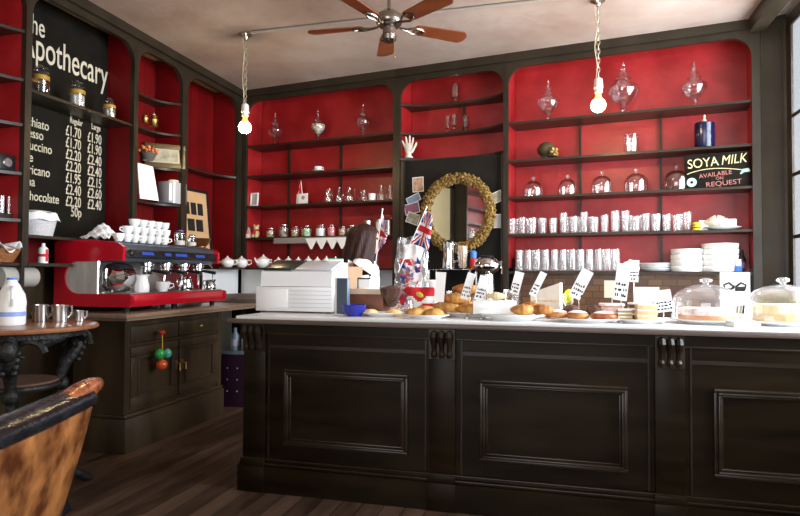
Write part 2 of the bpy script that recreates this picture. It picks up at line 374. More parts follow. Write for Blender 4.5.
ZL = 1.345
bay('red shelving bay behind the pale door on the left, seen in the round mirror', 'L', -1.4, .50, -1.35, .46, (2.92, 2.59, 2.285, 1.955, 1.64, ZL), 0, [(RED, ZL, 3.32), (WOOD, .0, ZL)])
bay('narrow red shelving bay at the left edge of the room, with curved shelves', 'L', 2.3, 3.355, 2.36, 3.33, (2.92, 2.59, 2.285, 1.955, 1.64, ZL), [.1]*5+[0], [(RED, ZL, 3.32), (WOOD, .0, ZL)])
bay('wide red shelving bay holding the black price board', 'L', 3.355, 4.44, 3.38, 4.415, (2.54, 1.54), 0, [(RED_SHADED, ZL, 3.32), (WOOD, 0, ZL)], z0=1.323)
bay('red shelving bay with curved shelves above the espresso machine', 'L', 4.44, 5.145, 4.47, 5.10, (2.90, 2.60, 2.27, 1.935), .15, [(RED_SHADED, ZL, 3.32), (WOOD, 0, ZL)], z0=1.323)
bay('plain red shelving bay in the far corner holding the tan poster', 'L', 5.145, 6.23, 5.19, 6.13, (2.36, ZL-.002), [.14, 0], [(RED_SHADED, ZL, 3.32), (TILE, 0, ZL)], z0=1.323)
bay('red shelving bay on the back wall above the white till', 'B', 0.005, 1.905, .05, 1.87, (2.72, 2.38, 2.04, 1.68, 1.343), 0, [(RED, ZL, 3.32), (TILE, 0, ZL)],
    ((on_back(288, 200, .27)[0], 1.343, 2.70), (on_back(340, 200, .27)[0], 1.343, 2.70)))
bay('middle shelving bay with black lower panel behind the round mirror', 'B', 1.905, 3.022, 1.945, 3.0, (3.00, 2.71, 2.45), .15, [(RED, 2.45, 3.32), (BLACKP, 0, 2.45)],
    ())
m = MB(); m.box(-.010, .010, 0, .04, .0, .27); tag(m.build('shelf_support', FRAME, loc=bk(2.53, .255, 2.711), rot=TB), 'thin dark post between the two upper shelves of the middle bay', 'post')
bay('widest red shelving bay on the right full of glassware and plates', 'B', 3.022, 5.10, 3.045, 5.03, (2.704, 2.349, 2.008, 1.659, 1.316), 0, [(RED, 1.32, 3.32), (BROWNB, 0, 1.32)],
    ((on_back(580, 200, .27)[0], 1.316, 2.682), (on_back(661, 200, .27)[0], 1.316, 2.682)))

m = MB(); m.box(-3.79, -3.50, 3.385, 3.775, ZL-.022, ZL); tag(m.build('ledge', FRAME), 'short dark ledge left of the espresso machine holding a small white tin', 'shelf')

# ------------------------------------------------------------------ bar counter
YB = 3.345
t = thing('bar_counter', 'long dark panelled wooden bar counter with carved corbels', 'counter', (-.15, 3.6, 0))
o0 = Vector((-.15, 3.6, 0))
def bc(m, x0, x1, y0, y1, z0, z1, bev=0): m.box(x0+.15, x1+.15, y0-3.6, y1-3.6, z0, z1, bev)
m = MB(); bc(m, -1.84, 1.68, YB, 3.90, .0, .985); m.build('carcass', PANELW, t)
m = MB(); bc(m, -1.865, 1.68, 3.306, 3.34, 0, .150); bc(m, -1.865, -1.84, 3.34, 3.9, 0, .150)
for (pr, za, zb) in ((.004, .150, .163), (.0, .163, .170), (.010, .170, .184), (.020, .184, .193)): bc(m, -1.86+pr, 1.68, 3.31+pr, 3.345, za, zb, .002); bc(m, -1.86+pr, -1.84, 3.345, 3.9, za, zb)
m.build('plinth', PANELW, t)
m = MB(); bc(m, -1.85, 1.68, 3.318, 3.33, .185, .1945, .002); bc(m, -1.86, 1.68, 3.304, 3.315, .163, .171, .002); m.build('plinth_moulding', MOULD, t)
m = MB(); bc(m, -1.84, 1.68, 3.325, YB, .930, .985); m.build('frieze_rail', PANELW, t)
m = MB(); bc(m, -1.84, 1.68, 3.322, YB, .922, .930, .002); m.build('frieze_bead', MOULD, t)
pil = [(-1.84, -1.70), (on_y(429, 400, 3.32).x, on_y(455, 400, 3.32).x), (on_y(655, 400, 3.32).x, on_y(685, 400, 3.32).x)]
for (a, b) in pil:
    m = MB(); bc(m, a, b, 3.322, YB, .15, .93, .004); bc(m, a-.008, b+.008, 3.298, 3.31, 0, .150, .003); bc(m, a-.006, b+.006, 3.303, 3.345, .150, .192, .003)
    p = m.build('pilaster', PANELW, t)
    m = MB(); w = (b-a)-.02; c = (a+b)/2+.15
    for k in (-1, 0, 1):                                   # three scrolled ribs
        x = c+k*w*.34
        path = [(x, 3.300-3.6, .965), (x, 3.283-3.6, .958), (x, 3.276-3.6, .942), (x, 3.284-3.6, .920), (x, 3.298-3.6, .892), (x, 3.306-3.6, .862), (x, 3.302-3.6, .846), (x, 3.306-3.6, .834), (x, 3.318-3.6, .830)]
        m.tube(path, [.012, .019, .021, .018, .014, .013, .018, .016, .010], 8)
    m.box(a+.15, b+.15, 3.31-3.6, 3.325-3.6, .82, .98)
    m.build('corbel', MOULD, p)
for (pa, pb) in (((285, 368.5), (408, 455)), ((480, 379), (628, 472.5)), ((713, 388), (880, 490))):
    A = on_y(*pa, YB); B = on_y(*pb, YB); x0, x1, z0, z1 = A.x+.15, min(B.x, 1.60)+.15, B.z, A.z
    m = MB(); y = YB-3.6
    for (ins, dep, wd) in ((0, .020, .018), (.018, .030, .014), (.032, .012, .012)):
        a, b, c, d = x0+ins, x1-ins, z0+ins, z1-ins
        for q in ((a, b, d-wd, d), (a, b, c, c+wd), (a, a+wd, c+wd, d-wd), (b-wd, b, c+wd, d-wd)): m.box(q[0], q[1], y-dep, y, q[2], q[3], .004)
    m.build('panel_moulding', MOULD, t)
    m = MB(); m.box(x0-.10, x1+.10, y-.004, y, .84, .86)
    for xx in (x0-.10, x1+.10): m.box(xx-.004, xx+.004, y-.006, y, .195, .93)
    m.build('stile_bead', MOULD, t)
m = MB(); m.box(-1.93, 1.68, 3.27, 4.0, .986, 1.011, .006); tag(m.build('counter_top_board', mat('worn_edge_wood', (.075, .05, .038), .35, c2=(.13, .095, .08), scale=6, stretch=(.3, 1, 1))), 'dark wooden board with rounded edge under the marble slab of the bar', 'board')
m = MB(); m.box(-1.875, 1.68, 3.285, 3.99, 1.012, 1.03, .004); tag(m.build('marble_worktop', MARBLE), 'white marble slab covering the bar counter', 'worktop')
CT = 1.031

# ------------------------------------------------------------------ left cabinet and worktops
A = on_z(122, 455, 0); Yc0, Yc1 = 3.735, 5.03; Xf = -3.0
t = thing('corner_cabinet', 'dark wooden cabinet with two panelled doors under the espresso machine', 'cabinet', (Xf-.25, 4.38, 0))
def cc(m, x0, x1, y0, y1, z0, z1, bev=0): m.box(x0-Xf+.25, x1-Xf+.25, y0-4.38, y1-4.38, z0, z1, bev)
m = MB(); cc(m, -3.46, -3.03, Yc0+.02, Yc1-.01, .0, .935); cc(m, -3.04, -3.015, Yc0+.01, Yc0+.07, .0, .935); cc(m, -3.04, -3.015, Yc1-.06, Yc1, .0, .935)
cc(m, -3.04, -3.02, Yc0+.07, Yc1-.06, .895, .935); cc(m, -3.04, -3.02, Yc0+.07, Yc1-.06, .745, .765); m.build('carcass', WOOD, t)
m = MB(); cc(m, -3.47, -2.985, Yc0-.005, Yc1+.01, 0, .24, .006); cc(m, -3.47, -2.995, Yc0+.002, Yc1+.004, .24, .27, .01); m.build('plinth', WOOD, t)
ym = (Yc0+Yc1)/2
for (a, b) in ((Yc0+.075, ym-.01), (ym+.01, Yc1-.065)):
    m = MB(); cc(m, -3.03, -3.012, a, b, .77, .89, .004); d = m.build('drawer', WOOD, t)
    m = MB(); m.ball(((-3.0)-Xf+.25, (a+b)/2-4.38, .83), .016); m.build('knob', BRASS if a > ym else WOOD, d)
    m = MB(); w = .075
    for q in ((a, b, .30, .30+w), (a, b, .74-w, .74), (a, a+w, .30+w, .74-w), (b-w, b, .30+w, .74-w)): cc(m, -3.03, -3.008, q[0], q[1], q[2], q[3], .004)
    cc(m, -3.03, -3.024, a+w, b-w, .37, .67)
    for q in ((a+w, b-w, .30+w, .315+w), (a+w, b-w, .725-w, .74-w), (a+w, a+w+.015, .315+w, .725-w), (b-w-.015, b-w, .315+w, .725-w)): cc(m, -3.03, -3.002, q[0], q[1], q[2], q[3], .003)
    d = m.build('door', WOOD, t)
    e = b-.03 if a < ym else a+.03
    m = MB(); m.box(-3.008-Xf+.25, -3.0-Xf+.25, e-.012-4.38, e+.012-4.38, .50, .58, .002); m.tube([(-3.002-Xf+.25, e-4.38, .56), (-2.97-Xf+.25, e-4.38, .555), (-2.968-Xf+.25, e-4.38, .50)], .006)
    m.build('handle', BRASS, d)
m = MB(); m.box(-3.80, -2.965, 3.70, 5.62, .955, .985, .006); m.box(-3.50, -2.98, 3.72, 5.60, .937, .955)
tag(m.build('side_worktop', TABLEW and mat('worn_worktop_wood', (.20, .13, .085), .3, c2=(.32, .22, .15), scale=6, stretch=(2, .3, 1))), 'brown wooden worktop along the left wall carrying the espresso machine', 'worktop')
# back worktop against the back wall, on a plain cupboard
t = thing('back_worktop', 'dark wooden worktop running along the back wall under the shelves', 'worktop', bk(2.9, -.25, 0), TB)
m = MB(); m.box(-2.88, 2.12, -.27, .24, .95, .985, .006); m.build('top', WOOD, t)
m = MB(); m.box(-1.93, 2.10, -.23, .23, 0, .949); m.build('cupboard', WOOD, t)
BW = .986

# ------------------------------------------------------------------ espresso machine (faces the room's right, stands on the side worktop)
WT = .986
MY0, MY1, MX0, MX1 = 3.80, 5.10, -3.69, -3.03
t = thing('espresso_machine', 'large red espresso machine with steel side and black display strip', 'coffee machine', ((MX0+MX1)/2, (MY0+MY1)/2, WT))
ox, oy = (MX0+MX1)/2, (MY0+MY1)/2
def em(m, x0, x1, y0, y1, z0, z1, bev=0): m.box(x0-ox, x1-ox, y0-oy, y1-oy, z0-WT, z1-WT, bev)
for x in (MX0+.06, MX1-.08):
    for y in (MY0+.08, (MY0+MY1)/2, MY1-.08): m = MB(); m.lathe([(.022, 0), (.022, .03), (.03, .045)], (x-ox, y-oy, 0), 12, cap0=True, cap1=True); m.build('foot', BLACK, t)
m = MB(); em(m, MX0, MX1, MY0+.02, MY1-.0, 1.03, 1.125, .012); m.build('red_base', MRED, t)
m = MB(); em(m, MX0+.02, MX0+.22, MY0+.03, MY1-.03, 1.12, 1.40, .01); m.build('steel_back', STEEL, t)
# end cheek: C-shaped red plate with rounded nose
def cheek(y0, y1):
    m = MB(); D = MX1-MX0
    poly = [(0, 1.03), (D, 1.03), (D+.02, 1.06), (D+.02, 1.115), (D-.0, 1.125), (.20, 1.125)]
    for k in range(0, 13):
        a = -math.pi/2-math.pi*k/12; poly.append((.20+.118*math.cos(a)*.9, 1.245+.118*math.sin(a)))
    poly += [(.36, 1.363), (.40, 1.37), (D-.06, 1.37), (D-.055, 1.47), (D-.10, 1.50), (.36, 1.525), (.03, 1.525), (0, 1.50)]
    m.prism(poly, lambda p: (MX0+p[0]-ox, y0-oy, p[1]-WT), lambda p: (MX0+p[0]-ox, y1-oy, p[1]-WT)); return m
m = cheek(MY0, MY0+.03); m.build('end_cheek', MRED, t)
m = cheek(MY1-.03, MY1); em(m, MX0+.05, MX0+.40, MY1-.028, MY1-.005, 1.12, 1.37); m.build('end_cheek', MRED, t)
m = MB(); em(m, MX0+.05, MX0+.37, MY0+.012, MY0+.022, 1.125, 1.365); m.build('side_plate', mat('satin_steel_panel', (.50, .47, .43), .45, .25, c2=(.62, .59, .55), scale=3, stretch=(8, 1, 1)), t)
m = MB(); m.tube([(MX0+.39-ox, MY0+.006-oy, 1.125-WT), (MX0+.39-ox, MY0+.006-oy, 1.365-WT)], .010, 8); m.build('chrome_strip', CHROME, t)
m = MB(); em(m, MX0+.02, MX1-.09, MY0+.03, MY1-.03, 1.36, 1.50, .02); em(m, MX0+.02, MX1-.16, MY0+.03, MY1-.03, 1.50, 1.515); m.build('upper_housing', mat('machine_grey', (.10, .12, .15), .3, .6), t)
m = MB()
M_ = Matrix.Translation((MX1-.075-ox, 0, 1.425-WT)) @ Matrix.Rotation(R(-18), 4, 'Y')
m.box(-.01, .012, MY0+.04-oy, MY1-.04-oy, -.032, .032, .006, M_); pn = m.build('display_strip', BLACK, t)
for i, (ya, yb) in enumerate(((.22, .36), (.50, .58), (.64, .80), (.93, 1.06))):
    m = MB(); m.box(.0122, .014, MY0+ya-oy, MY0+yb-oy, -.012, .012, 0, M_); m.build('display', mat('blue_display', (.02, .04, .25), .3, emit=(.1, .2, .9), estr=.25), pn)
m = MB(); m.ball((MX1-.065-ox, MY0+.10-oy, 1.425-WT), (.022, .03, .03)); m.build('steam_knob', BLACK, t)
m = MB(); em(m, MX0+.17, MX1-.01, MY0+.03, MY1-.03, 1.125, 1.135, .002); m.build('drip_tray', STEEL, t)
m = MB(); m.lathe([(.001, -.1), (.08, -.1), (.108, -.07), (.112, 0), (.108, .06), (.07, .10), (.001, .11)], (0, 0, 0), 22, M=Matrix.Translation((MX1-.21-ox, MY0+.14-oy, 1.245-WT)) @ Matrix.Rotation(R(90), 4, 'X')); m.build('boiler_end', CHROME, t)
for i, y in enumerate((4.18, 4.42, 4.66, 4.88)):
    m = MB(); c = (MX1-.14-ox, y-oy, 0)
    m.lathe([(.001, 1.37-WT), (.05, 1.365-WT), (.052, 1.335-WT), (.04, 1.325-WT), (.042, 1.29-WT), (.036, 1.27-WT), (.001, 1.268-WT)], c, 16)
    g = m.build('group_head', CHROME, t)
    m = MB(); m.lathe([(.001, 1.315-WT), (.036, 1.315-WT), (.036, 1.288-WT), (.02, 1.27-WT), (.001, 1.265-WT)], c, 14); m.tube([(c[0]+.03, c[1], 1.30-WT), (c[0]+.07, c[1], 1.298-WT), (c[0]+.17, c[1]+.01, 1.282-WT)], [.008, .012, .015], 8)
    m.build('portafilter', BLACK, g)
    m = MB(); m.tube([(c[0]+.05, c[1]+.11, 1.36-WT), (c[0]+.08, c[1]+.11, 1.33-WT), (c[0]+.085, c[1]+.10, 1.18-WT)], .006, 8); m.build('steam_wand', CHROME, t)
TOPZ = 1.516
# on the drip tray: a white cup and steel milk jugs
def jug(name, label, cat, loc, h=.10, r=.045, mt=STEEL, rot=0, group=None):
    t = thing(name, label, cat, loc, rot, group)
    m = MB(); m.lathe([(.001, 0), (r, 0), (r*1.08, h*.1), (r*1.05, h*.4), (r*.78, h*.78), (r*.9, h), (r*.86, h), (r*.74, h*.78), (r*.98, h*.4), (r*1.0, h*.08), (.001, h*.05)], seg=18); m.tube([(r*.85, 0, h*.95), (r*1.2, 0, h)], [.012, .003], 6); m.build('body', mt, t)
    m = MB(); m.tube([(-r*.8, 0, h*.9), (-r*1.5, 0, h*.88), (-r*1.6, 0, h*.5), (-r*1.02, 0, h*.25)], .005, 6); m.build('handle', mt, t); return t
def cup(name, label, loc, r=.038, h=.06, rot=0, group=None, mt=WHITE):
    t = thing(name, label, 'cup', loc, rot, group)
    m = MB(); m.lathe([(.001, 0), (r*.6, 0), (r*.62, .006), (r*.9, h*.4), (r, h), (r*.95, h), (r*.83, h*.4), (r*.5, .01), (.001, .009)], seg=16); m.build('bowl', mt, t)
    m = MB(); m.tube([(r*.93, 0, h*.8), (r*1.4, 0, h*.78), (r*1.45, 0, h*.5), (r*.85, 0, h*.28)], .005, 6); m.build('handle', mt, t); return t
cup('cappuccino_cup', 'large white cup standing on the drip tray under the espresso machine', (MX1-.06, 4.27, 1.136), .058, .075, R(30))
jug('milk_jug', 'shiny steel milk jug on the drip tray beside the white cup', 'jug', (MX1-.07, 4.60, 1.136), .11, .055, CHROME)
jug('milk_jug', 'squat shiny steel milk jug at the right end of the drip tray', 'jug', (MX1-.06, 4.955, 1.136), .085, .048, CHROME)
jug('milk_jug', 'white milk jug standing beneath the left steam wand of the espresso machine', 'jug', (MX1-.06, 4.02, 1.136), .13, .05, WHITE)
# cups stored on top
n = 0; c0 = None
for lay in range(3):
    for col_ in range(5):
        lab = f'white cup, {ORD[col_]} from left in the {["bottom", "middle", "top"][lay]} row on the espresso machine'
        loc = (MX1-.20+(.01 if lay == 1 else 0), 4.10+col_*.093, TOPZ+.001+lay*.061)
        if c0 is None: c0 = cup('coffee_cup', lab, loc, .043, .06, R(50), 'cups stacked on the espresso machine')
        else: copy_thing(c0, loc, R(20+40*((col_*7+lay*3) % 4)), lab)
for k, (y, lay, lab) in enumerate(((4.005, 0, 'white cup, lower one of the pair left of the main cup stack'), (4.01, 1, 'white cup, upper one of the pair left of the main cup stack'), (3.915, 0, 'lone white cup in front of the tea towel on the espresso machine'))):
    copy_thing(c0, (MX1-.19, y, TOPZ+.001+lay*.061), R(200+50*k), lab)
m = MB()
def drape(u, v):
    x, y = (u-.5)*.24, (v-.5)*.17
    z = .11*math.exp(-((x/.11)**2+((y-.01)/.065)**2)*1.1)+.012*math.sin(u*19+v*7)*math.cos(v*23)+.02
    return (x, y, max(z, .002))
m.grid(drape, 22, 26); tag(m.build('tea_towel', CLOTH, loc=(MX1-.33, 3.90, TOPZ), solid=.003), 'crumpled white tea towel lying on the left end of the espresso machine', 'towel')
def jar(name, label, cat, loc, r, h, fill, group=None, lid=GLASSD, knob=True, fh=.6, rot=0, band=None):
    t = thing(name, label, cat, loc, rot, group)
    m = MB(); m.lathe([(.001, .002), (r*.92, .002), (r, .012), (r, h*.74), (r*.72, h*.82), (r*.72, h*.86)], seg=18); m.build('glass_body', GLASS, t)
    if fill:
        m = MB(); m.lathe([(.001, .006), (r*.9, .006), (r*.93, .012), (r*.93, h*fh), (.001, h*fh+.004)], seg=16); m.build('contents', fill, t)
    m = MB(); pr = [(.001, h*.865), (r*.82, h*.865), (r*.82, h*.90), (r*.3, h*.925)]
    pr += [(r*.22, h*.94), (r*.30, h*.97), (r*.15, h), (.001, h)] if knob else [(.001, h*.93)]
    m.lathe(pr, seg=16); m.build('lid', lid, t)
    if band:
        m = MB(); m.lathe([(r*1.012, h*.47), (r*1.012, h*.62)], seg=18); m.build('label_band', band, t)
    return t
jar('glass_jar', 'small glass jar with purple lid on the right of the espresso machine', 'jar', (MX1-.18, 4.66, TOPZ+.001), .048, .15, POTW, lid=mat('purple_lid', (.12, .02, .2), .4), knob=False, fh=.3)
jar('glass_jar', 'low glass jar of pale powder between the cups and the copper bowl', 'jar', (MX1-.14, 4.78, TOPZ+.001), .042, .10, POTW, lid=CHROME, knob=False, fh=.35)
t = thing('copper_bowl', 'brown copper bowl on the right end of the espresso machine', 'bowl', (MX1-.17, 4.955, TOPZ+.001))
m = MB(); m.lathe([(.001, 0), (.05, 0), (.05, .008), (.075, .03), (.095, .075), (.10, .08), (.092, .076), (.07, .032), (.001, .012)], seg=22); m.build('bowl', COPPER, t)

# ------------------------------------------------------------------ hanging painted beads on the cabinet door
P = on_x(158, 352, -2.98)
t = thing('hanging_bead_ornament', 'string of green and red painted balls hanging from the left drawer knob', 'ornament', (-2.945, P.y, 0))
zk = .815
m = MB(); m.tube([(0, 0, zk), (.004, .0, .70), (0, 0, .60)], .004, 6); m.build('cord', mat('yellow_cord', (.65, .42, .05), .8), t)
m = MB(); m.ball((0, 0, zk+.012), (.02, .03, .018)); m.build('red_tassel', mat('red_wool', (.5, .02, .01), .8), t)
m = MB(); m.ball((0, -.025, .668), (.038, .042, .040)); m.build('green_ball', mat('green_lacquer', (.03, .42, .08), .2, coat=.5), t)
m = MB(); m.ball((.012, .048, .665), (.034, .034, .038)); m.build('teal_ball', mat('teal_lacquer', (.08, .45, .36), .2, coat=.5), t)
m = MB(); m.ball((0, .0, .585), (.042, .045, .042)); m.build('orange_ball', mat('orange_lacquer', (.75, .10, .02), .2, coat=.5), t)

# ------------------------------------------------------------------ tall round iron table with jugs
TC = on_z(18, 324.5, .985); TR = .41; TC = Vector((TC.x, TC.y, 0))
t = thing('iron_table', 'tall round table with red-brown top on ornate black iron legs', 'table', TC)
m = MB(); m.lathe([(.001, .955), (TR-.03, .955), (TR, .962), (TR+.004, .972), (TR-.002, .984), (TR-.02, .987), (.001, .987)], seg=64); m.build('tabletop', TABLEW, t)
m = MB(); m.lathe([(TR-.10, .925), (TR-.06, .925), (TR-.06, .954), (TR-.10, .954)], seg=48); m.build('apron_ring', IRON, t)
m = MB(); m.lathe([(.17, .63), (.215, .63), (.22, .642), (.215, .655), (.17, .655), (.17, .63)], seg=40); m.build('stretcher_ring', IRON, t)
th0 = math.atan2(-TC.y, -TC.x)
for k, da in enumerate((-.12, 2*math.pi/3-.12, -2*math.pi/3-.12)):
    a = th0+da; d = Vector((math.cos(a), math.sin(a), 0))
    def q(r, z): return (d.x*r, d.y*r, z)
    m = MB()
    m.tube([q(.335, .95), q(.36, .90), q(.335, .83), q(.27, .75), q(.235, .66), q(.235, .58), q(.225, .50), q(.24, .42), q(.235, .32), q(.27, .18), q(.34, .07), q(.41, .025), q(.44, .012)],
           [.036, .046, .050, .038, .027, .022, .024, .030, .023, .021, .025, .030, .016], 10)
    m.ball(q(.375, .875), (.05, .05, .058)); m.ball(q(.40, .855), (.018, .018, .03)); m.ball(q(.245, .62), .045); m.ball(q(.25, .45), .05); m.ball(q(.245, .36), .042)
    s_ = Vector((-d.y, d.x, 0))
    for sg in (-1, 1):      # leafy scroll brackets beside the mask
        pts = []
        for i in range(14):
            w = i/13; aa = w*4.2; rr = .085*(1-w*.62)
            pts.append(Vector(q(.33-.05*w, .90))+s_*sg*(.10+rr*math.cos(aa)-.02)+Vector((0, 0, -.045+rr*math.sin(aa)*.9)))
        m.tube(pts, [.018*(1-.5*i/13) for i in range(14)], 6)
        m.tube([Vector(q(.30, .93))+s_*sg*.05, Vector(q(.28, .90))+s_*sg*.16, Vector(q(.25, .925))+s_*sg*.25], [.022, .026, .012], 6)
        for e in range(4): m.ball(Vector(q(.36-.01*e, .86-.035*e))+s_*sg*(.045-.006*e), .018)
    m.build('leg', IRON, t)
m = MB(); m.lathe([(.001, .657), (.205, .657), (.212, .664), (.205, .672), (.001, .672)], seg=40); m.build('lower_ring_shelf', mat('worn_rim_wood', (.13, .075, .055), .4), t)
ZT = .988
def on_table(px, py): v = on_z(px, py, ZT); return v
v = on_table(11, 325)
t = thing('milk_bottle', 'white plastic milk bottle with blue cap and blue label band', 'bottle', v, R(-40))
m = MB(); m.lathe([(.001, 0), (.066, 0), (.072, .01), (.072, .10), (.074, .125), (.066, .17), (.038, .225), (.026, .24), (.026, .25), (.001, .25)], seg=20, sx=1, sy=1); m.build('body', WHITE, t)
m = MB(); m.lathe([(.001, .262), (.025, .262), (.026, .25)], seg=16, cap0=True); m.build('cap', mat('blue_cap', (.05, .2, .6), .4), t)
m = MB(); m.lathe([(.0728, .050), (.0728, .075)], seg=20); m.build('label_band', mat('blue_label', (.25, .35, .68), .5), t)
m = MB(); m.tube([(.045, 0, .21), (.09, 0, .20), (.10, 0, .15), (.073, 0, .11)], .011, 8); m.build('handle', WHITE, t)
for (px, r, h, lab) in ((40.5, .043, .10, 'steel milk pitcher beside the milk bottle on the round table'), (60.5, .042, .098, 'steel milk pitcher in the middle of the three on the round table'), (80, .026, .062, 'small steel milk pitcher, rightmost on the round table')):
    v = on_table(px, 321.5-(r<.03)*.5); t = thing('milk_pitcher', lab, 'pitcher', v, R(200), 'steel pitchers on the round table')
    m = MB(); m.lathe([(.001, 0), (r, 0), (r*1.02, .004), (r*.98, h*.9), (r*1.04, h), (r*.98, h), (r*.93, h*.88), (r*.96, .008), (.001, .006)], seg=20); m.tube([(r*.95, 0, h*.96), (r*1.25, 0, h*1.02)], [.012, .003], 6); m.build('body', STEEL, t)
    m = MB(); m.tube([(-r*.9, 0, h*.92), (-r*1.5, 0, h*.95), (-r*1.6, 0, h*.5), (-r*1.0, 0, h*.2)], .006, 6); m.build('handle', STEEL, t)

# ------------------------------------------------------------------ leather tub chair in the foreground
E1 = on_z(94, 396, .80); E0 = on_z(0, 442, .80)
ax = Vector((E1.x-E0.x, E1.y-E0.y, 0)); dirf = ax.normalized(); dirl = Vector((-dirf.y, dirf.x, 0))     # dirl: towards the other arm
org = Vector((E1.x, E1.y, 0))-dirf*.95+dirl*.33
t = thing('tub_chair', 'worn tan leather tub chair with black padded rim in the foreground', 'chair', org)
rotc = Matrix(((dirf.x, dirl.x, 0), (dirf.y, dirl.y, 0), (0, 0, 1)))
def plan(u, w, zl):
    """u 0..1 right arm tip -> round the back -> left arm tip"""
    a = .33; L_ = .95
    s = u*(2*(L_-a)+math.pi*a)
    if s < L_-a: p, n = Vector((L_-s, -a, 0)), Vector((0, -1, 0))
    elif s < L_-a+math.pi*a:
        q = (s-(L_-a))/a; n = Vector((-math.sin(q), -math.cos(q), 0)); p = Vector((a, 0, 0))+n*a
    else: p, n = Vector((a+(s-(L_-a)-math.pi*a), a, 0)), Vector((0, 1, 0))
    return rotc @ (p+n*w)+Vector((0, 0, zl))
def rimz(u): return .80+.04*math.exp(-((u-.5)/.2)**2)
m = MB()
def outer(u, v):
    z = .13+(rimz(u)-.01-.13)*v; k = 1-v
    p = plan(u, -.005-.13*k**1.25, z)
    q = rotc @ Vector((-.22*k*max(0, 1-abs(u-.5)*2-.35) if False else (-.16*k*(1 if u < .12 else max(0, 1-(u-.12)/.15)) if u < .3 else 0), 0, 0))
    return p+q
m.grid(outer, 60, 12); m.build('outer_back', LEATHER, t, solid=.012, angle=80)
m = MB(); m.grid(lambda u, v: plan(u, -.085-.05*math.sin(v*3.1), .36+(rimz(u)-.37)*v), 60, 8); m.build('inner_back', LEATHERB, t, solid=.02, angle=80)
m = MB()
rs = []
for i in range(61):
    u = i/60; rs.append([plan(u, -.050+.066*math.cos(a)-.012*math.sin(a), rimz(u)-.004+.044*math.sin(a)) for a in [2*math.pi*k/12 for k in range(12)]])
m.rings(rs); m.build('padded_rim', LEATHERB, t, angle=80)
for u, sg in ((0, 1), (1, -1)):
    m = MB(); pts = []; rad = []
    p0 = plan(u, -.045, rimz(u))
    for (f, z, r) in ((-.16, .004, .040), (-.06, .010, .046), (.03, .016, .044), (.10, .022, .036), (.15, .024, .026), (.165, .020, .010)): pts.append(p0+dirf*f+Vector((0, 0, z))); rad.append(r)
    m.tube(pts, rad, 14); m.build('scroll_arm_end', SCROLL, t, angle=80)
m = MB(); M4 = Matrix.Translation(rotc @ Vector((.42, 0, .36))) @ rotc.to_4x4(); m.box(-.30, .34, -.24, .24, -.06, .06, .04, M4); m.build('seat_cushion', LEATHERB, t)
m = MB(); M4 = Matrix.Translation(rotc @ Vector((.40, 0, .22))) @ rotc.to_4x4(); m.box(-.26, .30, -.22, .22, -.08, .08, .02, M4); m.build('seat_frame', SCROLL, t)
for (f, l) in ((.64, -.19), (.64, .19), (.18, -.18), (.18, .18)):
    m = MB(); p = rotc @ Vector((f, l, 0)); m.lathe([(.001, 0), (.016, 0), (.024, .08), (.028, .15), (.001, .15)], p, 10); m.build('leg', SCROLL, t)

# ------------------------------------------------------------------ ceiling: fan, pipe, pendant bulbs
FC = on_z(389, 24, 3.04)
t = thing('ceiling_fan', 'five-bladed ceiling fan with red-brown wooden blades', 'fan', (FC.x, FC.y, 3.04))
m = MB(); m.lathe([(.001, .30), (.055, .30), (.06, .27), (.02, .235), (.013, .23), (.013, .10), (.03, .09), (.001, .09)], seg=18); m.build('downrod', FANM, t)
m = MB(); m.lathe([(.001, .095), (.05, .09), (.088, .06), (.095, .03), (.09, 0), (.07, -.02), (.045, -.028), (.045, -.075), (.055, -.085), (.05, -.115), (.028, -.13), (.001, -.135)], seg=24); m.build('motor', FANM, t)
m = MB(); m.tube([(.045, -.03, -.10), (.05, -.034, -.24)], .0025, 5); m.ball((.05, -.034, -.25), .008); m.build('pull_chain', BRASS, t)
toC = math.atan2(-FC.y, -FC.x)
for k in range(5):
    a = toC+math.pi+R(3)+k*2*math.pi/5
    M_ = Matrix.Rotation(a, 4, 'Z') @ Matrix.Translation((0, 0, -.01)) @ Matrix.Rotation(R(-11), 4, 'X')
    m = MB(); pl = []
    for i in range(9): q = math.pi/2+math.pi*i/8; pl.append((.215+.03*math.cos(q), .055*math.sin(q)))
    for i in range(9): q = -math.pi/2+math.pi*i/8; pl.append((.555+.05*math.cos(q), .068*math.sin(q)))
    m.prism(pl, lambda p: M_ @ Vector((p[0], p[1], -.004)), lambda p: M_ @ Vector((p[0], p[1], .004))); b = m.build('blade', FANW, t)
    m = MB()
    for sg in (-1, 1): m.tube([M_ @ Vector((.08, 0, -.005)), M_ @ Vector((.13, .006*sg, -.012)), M_ @ Vector((.19, .035*sg, -.012)), M_ @ Vector((.24, .03*sg, -.010)), M_ @ Vector((.27, 0, -.009))], .0085, 6)
    m.build('blade_bracket', FANM, b)
PL = on_z(248, 33, 3.325); PR = on_z(500, 5, 3.325)
dr = (PR-PL).normalized()
m = MB(); m.tube([PL+dr*.03, PL+dr*4.6 if (PL+dr*4.6).x < 1.35 else PL+dr*((1.35-PL.x)/dr.x)], .0125, 8); tag(m.build('ceiling_conduit', mat('painted_conduit', (.35, .30, .26), .5)), 'grey conduit pipe running across the ceiling above the fan', 'pipe')
